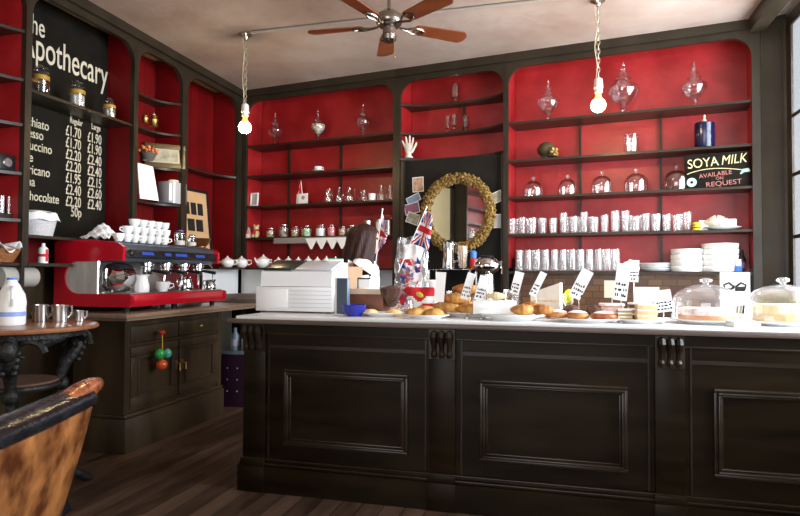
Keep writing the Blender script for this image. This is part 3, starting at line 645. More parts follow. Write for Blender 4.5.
def pendant(label, top, zb):
    t = thing('pendant_bulb', label, 'lamp', (top.x, top.y, zb), 0, 'bare pendant bulbs')
    L_ = CZ-zb
    m = MB(); m.lathe([(.001, L_), (.05, L_), (.052, L_-.012), (.02, L_-.03), (.012, L_-.05), (.001, L_-.05)], seg=16); m.build('ceiling_rose', STEEL, t)
    m = MB(); n = int((L_-.27)/.034)
    for i in range(n):
        z = .225+i*(L_-.27)/n; pts = []
        for k in range(9):
            q = 2*math.pi*k/8; x, zz = .012*math.cos(q), .024*math.sin(q)
            pts.append((x, 0, z+zz) if i % 2 else (0, x, z+zz))
        m.tube(pts, .0036, 5, cap=False)
    m.build('chain', mat('dull_brass_chain', (.50, .43, .30), .4, .7), t)
    m = MB(); m.tube([(-.016+.008*math.sin(i*.7), -.010+.006*math.cos(i*.9), .20+(L_-.24)*i/16) for i in range(17)], .0035, 6); m.build('twisted_flex', mat('cream_flex', (.62, .52, .36), .8), t)
    m = MB(); m.lathe([(.001, .20), (.012, .20), (.03, .185), (.034, .12), (.028, .115), (.030, .085), (.001, .085)], seg=18); m.build('lamp_holder', mat('white_bakelite', (.75, .68, .62), .4), t)
    m = MB(); m.lathe([(.038, .028), (.046, .018), (.053, -.006), (.047, -.036), (.024, -.055), (.001, -.059)], seg=20); m.build('bulb', BULBM, t)
    m = MB(); m.lathe([(.017, .10), (.021, .062), (.038, .028)], seg=20); m.build('bulb_neck', mat('glowing_bulb_neck', (.8, .4, .15), .3, emit=(1, .42, .10), estr=1.6), t)
    return t
P = on_z(246, 34, CZ); d = ray(243.5, 127); P2 = CAM+d*((P-CAM).dot(FW)/d.dot(FW))
pendant('lit bare bulb hanging on a chain in the left corner', P, P2.z)
P = on_z(598, 0, CZ); d = ray(599, 105); P2 = CAM+d*((P-CAM).dot(FW)/d.dot(FW))
pendant('lit bare bulb hanging on a chain before the right-hand shelves', P, P2.z)

# ------------------------------------------------------------------ black price board and lettering (left wall)
XB = -3.77
def lb(px, py): v = on_x(px, py, XB); return v
y0, y1 = 3.40, lb(110, 200).y
t = thing('price_board', 'tall black chalk price board with cream lettering on the left wall', 'sign', (XB, 3.9, 1.56))
m = MB(); m.box(-.02, 0, y0-3.9, y1-3.9, 0, 1.765); m.build('board', CHALK, t)
RW = (R(90), 0, R(90))
def wr(text, px, py, size, align='LEFT', xs=1.0, sh=0, bold=.0005):
    v = lb(px, py); words(t, text, size, (.004, v.y-3.9, v.z-1.56), RW, CREAMC, align=align, xs=xs, shear=sh, bold=bold)
wr('The', 44.5, 38.5, .21, 'RIGHT', .62, 0, .001)
wr('Apothecary', 107, 88, .30, 'RIGHT', .615, 0, .001)
for i, (nm, rx, ry) in enumerate((('Macchiato', 48.5, 131), ('Espresso', 43, 140.5), ('Cappuccino', 51.5, 154.5), ('Latte', 32.5, 162), ('Americano', 49.5, 177.5), ('Mocha', 34.5, 186.5), ('Hot Chocolate', 58.5, 204))):
    wr(nm, rx, ry, .098, 'RIGHT', .80)
wr('Regular', 82, 126.5, .07, 'RIGHT', .62); wr('Large', 100, 131.5, .07, 'RIGHT', .66)
for i, (a, b) in enumerate((('1.70', '1.90'), ('1.70', '1.90'), ('2.20', '2.40'), ('2.20', '2.40'), ('1.95', '2.15'), ('2.40', '2.60'), ('2.20', '2.40'))):
    wr('£'+a, 80.5, 139+i*11.45, .115, 'RIGHT', .62); wr('£'+b, 101, 145+i*10.9, .115, 'RIGHT', .62)
wr('50p', 81, 217.5, .11, 'RIGHT', .68)

# apothecary bottles on the board's shelf
for (px, pyb, r, h, lab, fl, bd) in ((40, 88.5, .060, .21, 'clear bottle with a gilt label, left of the three above the price list', None, True), (77, 102.5, .056, .205, 'bottle of pale powder with a gilt label, middle of the three above the price list', mat('grey_powder', (.42, .41, .38), .8), True), (109, 112.5, .050, .17, 'clear bottle with a gilt label, right of the three above the price list', mat('dim_powder', (.22, .20, .17), .8), True)):
    v = on_x(px, pyb, -3.58); jar('apothecary_bottle', lab, 'bottle', (-3.58, v.y, 2.541), r, h, fl, 'apothecary bottles above the price list', band=GOLD, fh=.42)
for (y, z, h, lab) in ((.18, 1.956, .24, 'glass jar of pale sugar reflected at the right of the round mirror'), (-.12, 1.956, .20, 'second pale glass jar reflected at the right edge of the round mirror'), (.20, 1.641, .10, 'low white jar reflected near the foot of the round mirror')):
    jar('storage_jar', lab, 'jar', (-3.57, y, z), .07, h, PAPER, 'jars reflected in the mirror', fh=.5)
# white basket, flag tin, things in the left bay
v = on_x(41, 232, -3.60)
t = thing('wicker_basket', 'white cloth-lined basket on the shelf under the price list', 'basket', (-3.62, v.y, 1.541), R(90))
m = MB(); m.lathe([(.001, 0), (.085, 0), (.115, .15), (.105, .15), (.08, .01), (.001, .01)], seg=28, sx=1.25, sy=.8); m.build('basket', mat('white_wicker', (.80, .79, .80), .8, bump=.8, scale=60, stretch=(1, 1, 4)), t)
m = MB(); m.grid(lambda u, v: ((.108+.022*v)*1.28*math.cos(2*math.pi*u), (.108+.022*v)*.82*math.sin(2*math.pi*u), .165-.055*v+.006*math.sin(u*40)), 48, 4); m.lathe([(.112, .165), (.07, .178), (.001, .185)], seg=24, sx=1.25, sy=.8); m.build('cloth_lining', CLOTH, t)
v = on_x(46.5, 262, -3.52)
t = thing('flag_tin', 'small white tin with a red cross on the shelf beside the espresso machine', 'tin', (-3.55, v.y, 1.346))
m = MB(); m.lathe([(.001, 0), (.032, 0), (.032, .10), (.022, .112), (.012, .118), (.012, .14), (.001, .14)], seg=18); m.build('body', PAPER, t)
m = MB(); m.lathe([(.0325, .045), (.0325, .065)], seg=18); m.build('red_stripe', URED, t)
m = MB(); m.box(.031, .0335, -.010, .010, .012, .098); m.build('red_stripe', URED, t)
v = on_x(6, 262, -3.55)
t = thing('bread_basket', 'brown basket of bread wrapped in white paper at the far left', 'basket', (-3.60, v.y, 1.346))
m = MB(); m.lathe([(.001, 0), (.07, 0), (.12, .09), (.112, .09), (.06, .01), (.001, .01)], seg=24, sy=1.1); m.build('basket', mat('brown_wicker', (.35, .14, .05), .6, bump=.8, scale=50), t)
m = MB(); m.grid(lambda u, v: ((.02+.105*v)*math.cos(6.283*u), (.02+.11*v)*math.sin(6.283*u), .10+.04*math.sin(u*31)*v+.02*(1-v)), 40, 6); m.build('paper_wrap', PAPER, t, solid=.002)
v = on_x(9, 217, -3.6)
t = thing('test_tube_rack', 'row of pale glass tubes in a rack at the far left', 'rack', (-3.62, v.y-.02, 1.641))
m = MB(); m.box(-.04, .04, -.16, .12, 0, .03); m.box(-.04, -.03, -.16, .12, .03, .09); m.build('rack', FRAME, t)
for k in range(5):
    m = MB(); m.lathe([(.001, .031), (.014, .035), (.014, .15), (.017, .152)], (0, -.13+.056*k, 0), 10); m.build('tube', film('tube_glass', base=.3, milk=.25), t)
v = on_x(4, 168, -3.6)
t = thing('black_radio', 'small black box with round dials at the far left', 'box', (-3.62, v.y, 1.956))
m = MB(); m.box(-.05, .05, -.09, .07, 0, .11, .01); m.build('body', BLACK, t)
m = MB(); m.lathe([(.001, .006), (.03, .006), (.034, 0)], (.05, -.0, .055), 14, M=Matrix.Rotation(R(90), 4, 'Y')); m.build('dial', STEEL, t)
v = on_x(11, 272, -3.6)
t = thing('paper_roll', 'fat roll of grey-white paper on a bracket under the shelf behind the milk bottle', 'paper roll', (-3.585, v.y, 1.248))
m = MB(); M_ = Matrix.Rotation(R(90), 4, 'X'); m.lathe([(.02, -.16), (.068, -.16), (.07, -.155), (.07, .11), (.068, .115), (.02, .115)], seg=26, M=M_); m.build('roll', mat('grey_tissue', (.42, .40, .37), .7), t)
m = MB(); m.tube([(0, .13, 0), (0, -.18, 0)], .016, 8); m.box(-.012, .012, .122, .13, -.018, .0745); m.box(-.012, .012, -.18, -.172, -.018, .0745); m.build('holder', STEEL, t)

# bay C: picture frames, box, ornaments
def bay_c(px, py, x): v = on_x(px, py, x); return v
zc = 2.271
v = bay_c(165, 166, -3.68)
def picture(name, label, cat, loc, rot, w, h, fr, fm, mt, pm, lean=8, d=.02):
    t = thing(name, label, cat, loc, rot)
    M_ = Matrix.Rotation(R(-lean), 4, 'X')
    m = MB()
    for q in ((-w/2, w/2, 0, fr), (-w/2, w/2, h-fr, h), (-w/2, -w/2+fr, fr, h-fr), (w/2-fr, w/2, fr, h-fr)): m.box(q[0], q[1], -d/2, d/2, q[2], q[3], .003, M_)
    m.build('frame', fm, t)
    m = MB(); m.box(-w/2+fr, w/2-fr, -.002, .004, fr, h-fr, 0, M_); m.build('mount', mt, t)
    if pm:
        m = MB(); m.box(-w/2+fr+(w-2*fr)*.09, w/2-fr-(w-2*fr)*.09, -.005, -.002, fr+(h-2*fr)*.14, h-fr-(h-2*fr)*.14, 0, M_); m.build('image', pm, t)
    return t
PIC = mat('faded_photo', (.30, .28, .20), .6, c2=(.55, .52, .40), scale=14)
picture('picture_frame', 'pale gold framed landscape picture on the upper shelf of the corner bay', 'picture', (-3.62, v.y-.08, zc+.001), R(42), .36, .225, .045, mat('pale_gold_frame', (.13, .095, .045), .45, .3), mat('cream_mount', (.50, .47, .34), .8), PIC, 3)
v = bay_c(146, 160, -3.55)
t = thing('dried_flower_bowl', 'small grey bowl of orange dried flowers beside the picture', 'bowl', (-3.53, v.y, zc+.001))
m = MB(); m.lathe([(.001, 0), (.045, 0), (.075, .06), (.07, .06), (.001, .02)], seg=20); m.build('bowl', mat('grey_pottery', (.10, .09, .08), .6), t)
m = MB()
for k in range(26): a = k*2.4; r = .012*math.sqrt(k); m.ball((r*math.cos(a)*1.3, r*math.sin(a)*1.5, .075+.03*math.cos(k*1.7)*.5+.02), .017, 6, 5)
m.build('flowers', mat('orange_petals', (.62, .20, .07), .8), t)
zd = 1.936
v = bay_c(146, 198, -3.6)
t = thing('paper_folder', 'tall tapering white card leaning in the corner bay', 'card', (-3.58, v.y+.015, zd+.001), R(80))
m = MB(); m.prism([(-.10, 0), (.115, 0), (.075, .31), (-.10, .32)], lambda p: (p[0], p[1]*.12, p[1]), lambda p: (p[0], p[1]*.12+.012, p[1])); m.build('card', PAPER, t)
v = bay_c(168, 202, -3.6)
t = thing('grey_box', 'silver grey tin box with a cream spout beside the white card', 'box', (-3.58, v.y, zd+.001), R(82))
m = MB(); m.box(-.075, .155, -.06, .08, 0, .20, .004); m.build('box', GREYP, t)
m = MB(); m.box(-.072, -.045, -.063, -.058, .02, .18); m.box(-.02, .0, -.063, -.058, .0, .2); m.build('pale_stripe', PAPER, t)
m = MB(); m.ball((.06, 0, .215), (.075, .04, .018)); m.ball((.10, 0, .235), (.025, .02, .015)); m.build('cream_spout', mat('cream_ceramic', (.78, .68, .48), .4), t)
v = bay_c(136, 190, -3.5)
# brass scales on the second shelf
v = bay_c(147, 124, -3.62)
for (px, h, r, lab) in ((141, .085, .03, 'small brass weight on the left of the corner bay shelf'), (150, .12, .038, 'tall brass pestle jar beside the small brass weight')):
    v = bay_c(px, 126, -3.60); t = thing('brass_pot', lab, 'ornament', (-3.56, v.y, 2.601))
    m = MB(); m.lathe([(.001, 0), (r, 0), (r*.8, h*.15), (r, h*.5), (r*.6, h*.72), (r*.9, h*.8), (.001, h*.82)], seg=16); m.build('body', BRASS, t)
    m = MB(); m.lathe([(r*.5, h*.82), (r*.25, h*.9), (.001, h)], seg=12); m.build('finial', PAPER if px == 150 else BRASS, t)
# poster in the corner bay: plain block print in a dark frame
vb = on_x(219, 238, -3.66); va = on_x(186, 188, -3.66)
w = .62; h = .80
t = thing('framed_poster', 'tan letterpress poster with heavy black blocks in a dark frame', 'poster', (-3.60, 5.475, 1.352), R(86))
M_ = Matrix.Rotation(R(-6), 4, 'X'); m = MB()
for q in ((-w/2, w/2, 0, .03), (-w/2, w/2, h-.03, h), (-w/2, -w/2+.03, .03, h-.03), (w/2-.03, w/2, .03, h-.03)): m.box(q[0], q[1], -.012, .012, q[2], q[3], .003, M_)
m.build('frame', BLACK, t); m = MB(); m.box(-w/2+.03, w/2-.03, -.002, .006, .03, h-.03, 0, M_); m.build('sheet', mat('poster_paper', (.60, .36, .17), .7, c2=(.66, .42, .22), scale=4), t)
m = MB()
for (z, hh, ws) in ((.53, .125, (.085, .085, .085, .085)), (.36, .125, (.11, .11, .11)), (.245, .075, (.09,)), (.11, .09, (.06, .06, .06, .06, .06))):
    x = -sum(ws)/2-.012*(len(ws)-1)
    for w_ in ws: m.box(x, x+w_, -.005, -.002, z, z+hh, 0, M_); m.box(x+w_*.38, x+w_*.62, -.0055, -.0025, z+hh*.3, z+hh*.31, 0, M_); x += w_+.024
m.build('print_blocks', INK, t)

# ------------------------------------------------------------------ back wall, first bay: jars
def bput(px, yin): return on_back(px, 200, yin)[0]
def ornate(name, label, s, yin, z, h, r, fill=None, group=None):
    t = thing(name, label, 'jar', bk(s, yin, z), 0, group)
    m = MB(); m.lathe([(.001, 0), (r*.50, 0), (r*.50, h*.025), (r*.42, h*.04), (r*.14, h*.06), (r*.13, h*.09), (r*.26, h*.11), (r*.26, h*.125), (r*.16, h*.14), (r*.40, h*.20), (r*.78, h*.31), (r*.97, h*.39), (r, h*.44), (r*.94, h*.475)], seg=24); m.build('footed_bowl', GLASSD, t, angle=25)
    m = MB(); m.lathe([(r*1.02, h*.478), (r*1.02, h*.49), (r*.86, h*.53), (r*.60, h*.565), (r*.36, h*.59), (r*.36, h*.60), (r*.58, h*.63), (r*.58, h*.65), (r*.40, h*.685), (r*.20, h*.71), (r*.20, h*.72), (r*.36, h*.75), (r*.36, h*.765), (r*.16, h*.80), (r*.12, h*.82), (r*.22, h*.85), (r*.20, h*.87), (r*.07, h*.90), (r*.10, h*.93), (.001, h)], seg=24); m.build('tall_lid', GLASSD, t, angle=25)
    if fill: m = MB(); m.lathe([(.001, h*.18), (r*.5, h*.27), (r*.88, h*.42), (r*.9, h*.52), (.001, h*.56)], seg=18, ripple=(.06, 9)); m.build('contents', fill, t)
    return t
SWEETS = mat('striped_sweets', (.25, .22, .16), .5, c2=(.85, .82, .7), scale=60, lo=.45, hi=.55)
for (px, r, h, lab, fl) in ((274.5, .080, .37, 'empty ornate lidded glass jar, left of three above the corner of the back shelves', None), (317.5, .080, .345, 'ornate lidded glass jar full of pale sweets on the top back shelf', SWEETS), (362.5, .075, .355, 'empty ornate lidded glass jar near the right end of the top shelf above the woman', None)):
    ornate('apothecary_jar', lab, bput(px, .10), .10, 2.721, h, r, fl, 'ornate jars on the top shelves')
for (px, r, h, lab) in ((548.5, .098, .395, 'ornate lidded glass jar, leftmost on the top right-hand shelf'), (624, .132, .475, 'largest ornate lidded glass jar, behind the right-hand bulb'), (695, .10, .395, 'ornate lidded glass jar, rightmost on the top right-hand shelf')):
    ornate('apothecary_jar', lab, bput(px, .12), .12, 2.705, h, r, None, 'ornate jars on the top shelves')
# shelf 2: cup and saucer
s = bput(318, .08)
t = thing('teacup_and_saucer', 'white cup on a saucer on the second back shelf', 'cup', bk(s, .08, 2.381))
m = MB(); m.lathe([(.001, 0), (.03, 0), (.07, .012), (.07, .015), (.001, .006)], seg=20); m.build('saucer', WHITE, t)
m = MB(); m.lathe([(.001, .008), (.022, .008), (.042, .035), (.044, .055), (.04, .055), (.001, .018)], seg=18); m.tube([(.04, 0, .048), (.062, 0, .045), (.06, 0, .025), (.036, 0, .022)], .004, 6); m.build('cup', WHITE, t)
# shelf 3: small white frame, cards, flag, glass jugs
picture('photo_frame', 'small white framed photograph on the third back shelf', 'picture', bk(bput(254, .08), .08, 2.041), TB, .105, .155, .016, PAPER, mat('pale_grey_print', (.5, .5, .52), .6), None, 5)
t = thing('card_display', 'white cards propped together beside a small paper flag', 'card', bk(bput(302, .10), .10, 2.041), TB)
m = MB(); m.prism([(-.075, 0), (-.03, 0), (-.05, .11), (-.085, .12)], lambda p: (p[0], p[1]*.2, p[1]), lambda p: (p[0], p[1]*.2+.004, p[1])); m.box(-.025, .085, -.02, -.016, 0, .115); m.build('cards', PAPER, t)
m = MB(); m.ball((.03, -.023, .07), (.022, .003, .022), 10, 6); m.build('picture', mat('dim_print', (.35, .30, .30), .7), t)
t = thing('paper_flag', 'small red and white paper flag on a stick above the propped cards', 'flag', bk(bput(301, .16), .16, 2.041), TB)
m = MB(); m.tube([(.035, 0, 0), (-.005, 0, .27)], .004, 6); m.build('stick', PAPER, t)
m = MB(); m.grid(lambda u, v: (-.004+.006*v-.085*u*(.3+.7*(1-v))*.8+.025*(1-v), .004*math.sin(u*6), .255-.13*(1-v)-.02*u), 8, 6, lambda u, v: 0 if abs(u-.5) < .2 or abs(v-.5) < .2 else 1); m.build('cloth', [URED, UWHITE], t, solid=.001)
def glassjug(name, label, s, yin, z, r, h, kind=0, group=None):
    t = thing(name, label, 'glass', bk(s, yin, z), TB, group)
    pr = [[(.001, .003), (r*.9, .003), (r, h*.15), (r*.95, h*.5), (r*.7, h*.8), (r*.85, h)], [(.001, .003), (r*.8, .003), (r, h*.35), (r*.6, h*.65), (r*.45, h*.8), (r*.62, h)], [(r*.7, 0), (r*.1, h*.04), (r*.08, h*.4), (r*.6, h*.5), (r*.9, h*.75), (r*.8, h)]][kind]
    m = MB(); m.lathe(pr, seg=18); m.build('body', GLASSD, t)
    if kind < 2: m = MB(); m.tube([(r*.8, 0, h*.85), (r*1.4, 0, h*.8), (r*1.4, 0, h*.35), (r*.95, 0, h*.25)], .005, 6); m.build('handle', GLASSD, t)
    return t
for (px, r, h, k, lab) in ((328, .042, .15, 0, 'clear glass jug left of the shelf upright'), (339, .036, .16, 1, 'slim clear glass jug touching the shelf upright'), (349, .05, .16, 1, 'clear glass decanter just right of the shelf upright'), (363, .05, .12, 0, 'low rounded glass jug on the third back shelf'), (381, .045, .16, 1, 'narrow glass decanter at the right end of the third back shelf'), (390, .045, .15, 0, 'clear glass jug against the right side of the third back shelf')):
    glassjug('glass_jug', lab, bput(px, .10), .10, 2.041, r, h, k, 'glass jugs on the third back shelf')
t = thing('white_mug', 'small white pot between the glass jugs on the third back shelf', 'pot', bk(bput(372, .07), .07, 2.041))
m = MB(); m.lathe([(.001, 0), (.036, 0), (.04, .07), (.036, .07), (.033, .01), (.001, .01)], seg=18); m.build('pot', WHITE, t)
# shelf 4: jars of sweets and sundries
GRN = mat('green_sweets', (.10, .42, .18), .5, c2=(.7, .8, .6), scale=40); PNK = mat('pink_sweets', (.75, .12, .16), .5, c2=(.8, .4, .4), scale=40); MIXD = mat('mixed_sweets', (.75, .65, .45), .6, c2=(.25, .15, .10), scale=45)
for (px, r, h, fl, lid, lab) in ((271, .050, .115, MIXD, STEEL, 'squat jar of mixed sweets right of the toy figure'), (284, .056, .155, mat('dark_tea', (.08, .06, .05), .8, c2=(.5, .45, .4), scale=30), STEEL, 'taller steel-lidded jar of dark tea on the fourth back shelf'), (295.5, .046, .125, MIXD, GLASSD, 'jar of beige biscuits left of the green jar'), (307, .056, .135, GRN, GLASSD, 'jar of pale green sweets on the fourth back shelf'), (321, .055, .14, PAPER, GLASSD, 'jar of white sugar right of the green jar'), (332, .042, .135, PNK, GLASSD, 'jar of pink sweets beside the white sugar'), (343, .045, .115, MIXD, GLASSD, 'jar of brown sweets right of the pink jar'), (352, .05, .12, GRN, STEEL, 'jar with a steel lid just left of the woman')):
    jar('sweet_jar', lab, 'jar', bk(bput(px, .08), .08, 1.681), r, h, fl, 'jars on the fourth back shelf', lid=lid, knob=False, fh=.62)
for (px, mt, h, lab) in ((368, STEEL, .16, 'steel shaker partly hidden behind the woman\'s hair'), (380, mat('white_tin', (.8, .78, .75), .5), .17, 'white canister on the fourth shelf just right of the woman'), (389, STEEL, .155, 'steel canister at the right end of the fourth back shelf')):
    t = thing('canister', lab, 'canister', bk(bput(px, .08), .08, 1.681))
    m = MB(); m.lathe([(.001, 0), (.042, 0), (.042, h*.8), (.038, h*.82), (.001, h*.82)], seg=18); m.build('body', mt, t); m = MB(); m.lathe([(.044, h*.78), (.044, h*.95), (.03, h), (.001, h)], seg=18); m.build('lid', STEEL, t)
t = thing('toy_figure', 'little red and orange painted ornament at the left end of the fourth back shelf', 'ornament', bk(bput(249, .06), .06, 1.681))
m = MB(); m.lathe([(.001, 0), (.045, 0), (.05, .03), (.03, .07), (.02, .095), (.001, .11)], seg=16); m.build('body', mat('orange_red_paint', (.65, .10, .05), .4, c2=(.75, .7, .7), scale=22), t)
m = MB(); m.ball((0, 0, .105), .02); m.build('head', mat('blue_grey_paint', (.3, .35, .45), .4), t)
t = thing('soft_toy', 'small cream bear with a red scarf on the fourth back shelf', 'toy', bk(bput(256.5, .07), .07, 1.681))
m = MB(); m.ball((0, 0, .045), (.04, .035, .048)); m.ball((.015, -.03, .02), .02); m.ball((-.02, -.03, .02), .02); m.ball((0, 0, .115), (.032, .03, .03)); m.ball((.025, 0, .14), .012); m.ball((-.025, 0, .14), .012); m.build('body', mat('cream_plush', (.62, .50, .26), .9), t)
m = MB(); m.lathe([(.03, .078), (.036, .086), (.03, .096)], seg=14); m.box(-.01, .012, -.045, -.03, .04, .09); m.build('scarf', URED, t)
# grey under-shelf fitting with white paper pennants
sa, sb = bput(275, -.03), bput(352, -.03)
t = thing('shelf_rail', 'grey metal strip fixed below the fourth back shelf', 'rail', bk((sa+sb)/2, -.03, 1.60), TB)
m = MB(); L_ = (sb-sa)/2; m.box(-L_, L_, -.02, .0, .005, .068, .004); m.box(-L_, L_, .0, .14, .045, .055); m.build('strip', mat('grey_metal_strip', (.38, .36, .35), .45, .3), t)
for k, px in enumerate((311.5, 322, 333, 343)):
    s = bput(px, -.06); t = thing('paper_pennant', f'white folded paper triangle, {ORD[k]} from the left under the grey shelf strip', 'pennant', bk(s, -.056-.006*k, 1.655), TB, 'white paper pennants')
    m = MB(); m.prism([(-.075, 0), (.075, 0), (.012, -.115), (-.005, -.115)], lambda p: (p[0], -.0015+p[1]*.05, p[1]), lambda p: (p[0], .0015+p[1]*.05, p[1])); m.build('sheet', PAPER, t)
    m = MB(); m.prism([(.0, -.004), (.06, -.004), (.005, -.095)], lambda p: (p[0], -.0035+p[1]*.05, p[1]), lambda p: (p[0], -.0018+p[1]*.05, p[1])); m.build('fold', PAPER, t)
# teapots along the 1.34 m shelf
def teapot(label, loc, k, rot=0, group='white teapots on the low shelf'):
    t = thing('teapot', label, 'teapot', loc, rot, group)
    m = MB(); m.lathe([(.001, 0), (.04*k, 0), (.07*k, .025*k), (.078*k, .055*k), (.066*k, .088*k), (.035*k, .105*k)], seg=20); m.build('body', WHITE, t)
    m = MB(); m.lathe([(.036*k, .105*k), (.02*k, .117*k), (.008*k, .120*k), (.013*k, .130*k), (.001, .138*k)], seg=14); m.build('lid', WHITE, t)
    m = MB(); m.tube([(.07*k, 0, .05*k), (.10*k, 0, .065*k), (.118*k, 0, .10*k)], [.014*k, .010*k, .007*k], 8); m.build('spout', WHITE, t)
    m = MB(); m.tube([(-.07*k, 0, .085*k), (-.11*k, 0, .085*k), (-.115*k, 0, .045*k), (-.075*k, 0, .03*k)], .007*k, 7); m.build('handle', WHITE, t); return t
# ledge in front of the shelf that carries them
t = thing('teapot_ledge', 'dark narrow ledge above the white tiles in the back corner', 'ledge', bk(.75, -.02, 1.345), TB)
m = MB(); m.box(-.53, .76, -.16, -.001, -.022, -.001); m.build('board', FRAME, t)
m = MB(); m.box(-.715, .74, -.012, -.001, -.35, -.0225); m.build('tile_splash', TILE, t)
t = thing('corner_ledge', 'dark ledge with white tiles below it along the left wall in the corner', 'ledge', (-3.49, 5.75, 1.345), LEFT_ROT)
m = MB(); m.box(-.30, .25, -.185, -.001, -.022, -.001); m.build('board', FRAME, t)
m = MB(); m.box(-.30, .39, -.008, -.001, -.35, -.0225); m.build('tile_splash', TILE, t)
for (px, Y, k, rot, lab) in ((227.5, 5.80, .88, 200, 'round white teapot, leftmost on the ledge beside the espresso machine'), (241.5, 5.985, .92, 200, 'round white teapot, second from the left on the corner ledge')):
    P = on_y(px, 262, Y); teapot(lab, (P.x, Y, 1.3455), k, R(rot))
for (px, k, rot, lab) in ((264, 1.05, 250, 'largest white teapot, just left of the black till display'),):
    yin = -.10; s = bput(px, yin); s = max(s, .085); teapot(lab, bk(s, yin, 1.345), k, R(rot))
for k, px in enumerate((279, 289, 299, 309, 318, 327, 336)):
    teapot(f'small white teapot, {ORD[k]} from the left in the row behind the till', bk(bput(px, -.08), -.08, 1.345), .68, R(86+6*(k % 3))).scale = (1, 1, 1.32 if k % 2 else 1.25)

# ------------------------------------------------------------------ middle bay: hand, glasses, mirror
s, z = on_back(409, 159, .07)
t = thing('hand_sculpture', 'white upright hand sculpture on the middle bay shelf', 'sculpture', bk(s, .06, 2.451), TB)
m = MB()
K = 1.12
m.rings([[Vector((K*(a*math.cos(2*math.pi*k/14)+cx), K*b*math.sin(2*math.pi*k/14), K*zz)) for k in range(14)] for (a, b, zz, cx) in
         ((.036, .030, 0, .005), (.036, .030, .008, .005), (.026, .022, .018, .002), (.025, .020, .035, 0), (.034, .018, .06, 0), (.042, .017, .09, 0), (.044, .015, .115, -.002), (.040, .013, .128, -.003), (.02, .008, .134, -.003))])
for (x, zz, dx, ln, r) in ((-.036, .112, -.40, .062, .0085), (-.014, .126, -.14, .078, .0095), (.010, .127, .04, .082, .0095), (.031, .118, .22, .072, .009)):
    d = Vector((dx, 0, 1)).normalized(); p = Vector((x, 0, zz-.012))
    m.tube([K*p, K*(p+d*ln*.42+Vector((0, -.003, 0))), K*(p+d*ln*.75+Vector((0, -.006, 0))), K*(p+d*ln+Vector((0, -.009, 0))), K*(p+d*(ln+.006)+Vector((0, -.010, 0)))], [K*r*1.08, K*r, K*r*.92, K*r*.75, K*r*.2], 9)
m.tube([K*Vector((.026, 0, .055)), K*Vector((.052, -.004, .085)), K*Vector((.070, -.006, .112)), K*Vector((.078, -.007, .132)), K*Vector((.080, -.007, .138))], [K*.017, K*.0125, K*.0105, K*.008, K*.002], 9)
m.build('hand', mat('white_plaster_cast', (.74, .70, .60), .7), t, angle=80)
def tumbler(name, label, loc, r0, r1, h, group=None, mt=GLASS, cat='glass', rim=True, foot=False):
    t = thing(name, label, cat, loc, 0, group)
    m = MB()
    if foot: m.lathe([(.001, 0), (r0*1.3, 0), (r0*1.2, h*.04), (r0*.35, h*.08), (r0*.35, h*.18), (r0, h*.25), (r1, h), (r1*.93, h), (r0*.9, h*.3), (.001, h*.24)], seg=16)
    else: m.lathe([(.001, .002), (r0*.94, .002), (r0, .008), (r1, h), (r1*.95, h), (r0*.93, h*.08), (.001, h*.07)], seg=16)
    m.build('glass', mt, t); return t
MILKG = film('bright_glass', base=.09, edge=.62, rough=.10, milk=.09)
tumbler('footed_glass', 'tall footed glass alone on the uppermost middle shelf', bk(on_back(455.5, 95, .20)[0], .20, 3.001), .045, .05, .19, None, GLASSD, foot=True)
for (px, h, lab) in ((448, .165, 'leftmost small footed glass on the second middle shelf'), (456, .155, 'middle one of three small footed glasses beside the shelf upright'), (463.5, .14, 'shortest of three small footed glasses on the second middle shelf')):
    tumbler('footed_glass', lab, bk(on_back(px, 128, .19)[0]+(.015 if px == 463.5 else -.012 if px == 448 else -.0), .215 if px != 456 else .13, 2.711), .026, .032, h, 'footed glasses on the middle shelves', GLASSD, foot=True)
# wide stiles of the lower middle bay
m_ = MB()
YM = -.03
cs, cz = on_back(457.5, 213, YM); 
t = thing('round_mirror', 'round mirror in a thick dried-wreath frame on the black panel', 'mirror', bk(cs, YM, cz), TB)
Rm = .322
m = MB(); rs = []
for i in range(72):
    a = 2*math.pi*i/72; ring = []
    for k in range(12):
        q = 2*math.pi*k/12; w = .048*(1+.10*math.sin(i*5.3+k*2.1)+.08*math.cos(i*2.7-k)); rr = Rm+w*math.cos(q)
        ring.append((rr*math.cos(a), w*.8*math.sin(q), rr*math.sin(a)*1.04))
    rs.append(ring)
rs.append(rs[0]); m.rings(rs, True, False, False)
rnd = random.Random(3)
for i in range(420):
    a = rnd.random()*6.283; q = rnd.uniform(-2.6, .2)-.3; rr = Rm+.05*math.cos(q); c = (rr*math.cos(a), .042*math.sin(q), rr*math.sin(a)*1.04)
    m.ball(c, (rnd.uniform(.007, .016),)*3, 6, 4, Matrix.Rotation(rnd.random()*3, 3, 'Y'))
m.build('wreath_frame', WREATH, t)
m = MB(); m.lathe([(.001, 0), (Rm-.02, 0), (Rm-.02, .006), (.001, .006)], seg=48, M=Matrix.Rotation(R(90), 4, 'X')); m.build('mirror_glass', MIRROR, t)
m = MB(); m.tube([(0, .045, Rm+.02), (0, .088, Rm+.02)], .008, 6); m.lathe([(.001, .03), (Rm*.8, .03), (Rm*.8, .045), (.001, .045)], seg=32, M=Matrix.Rotation(R(-90), 4, 'X')); m.build('backing', BLACK, t)
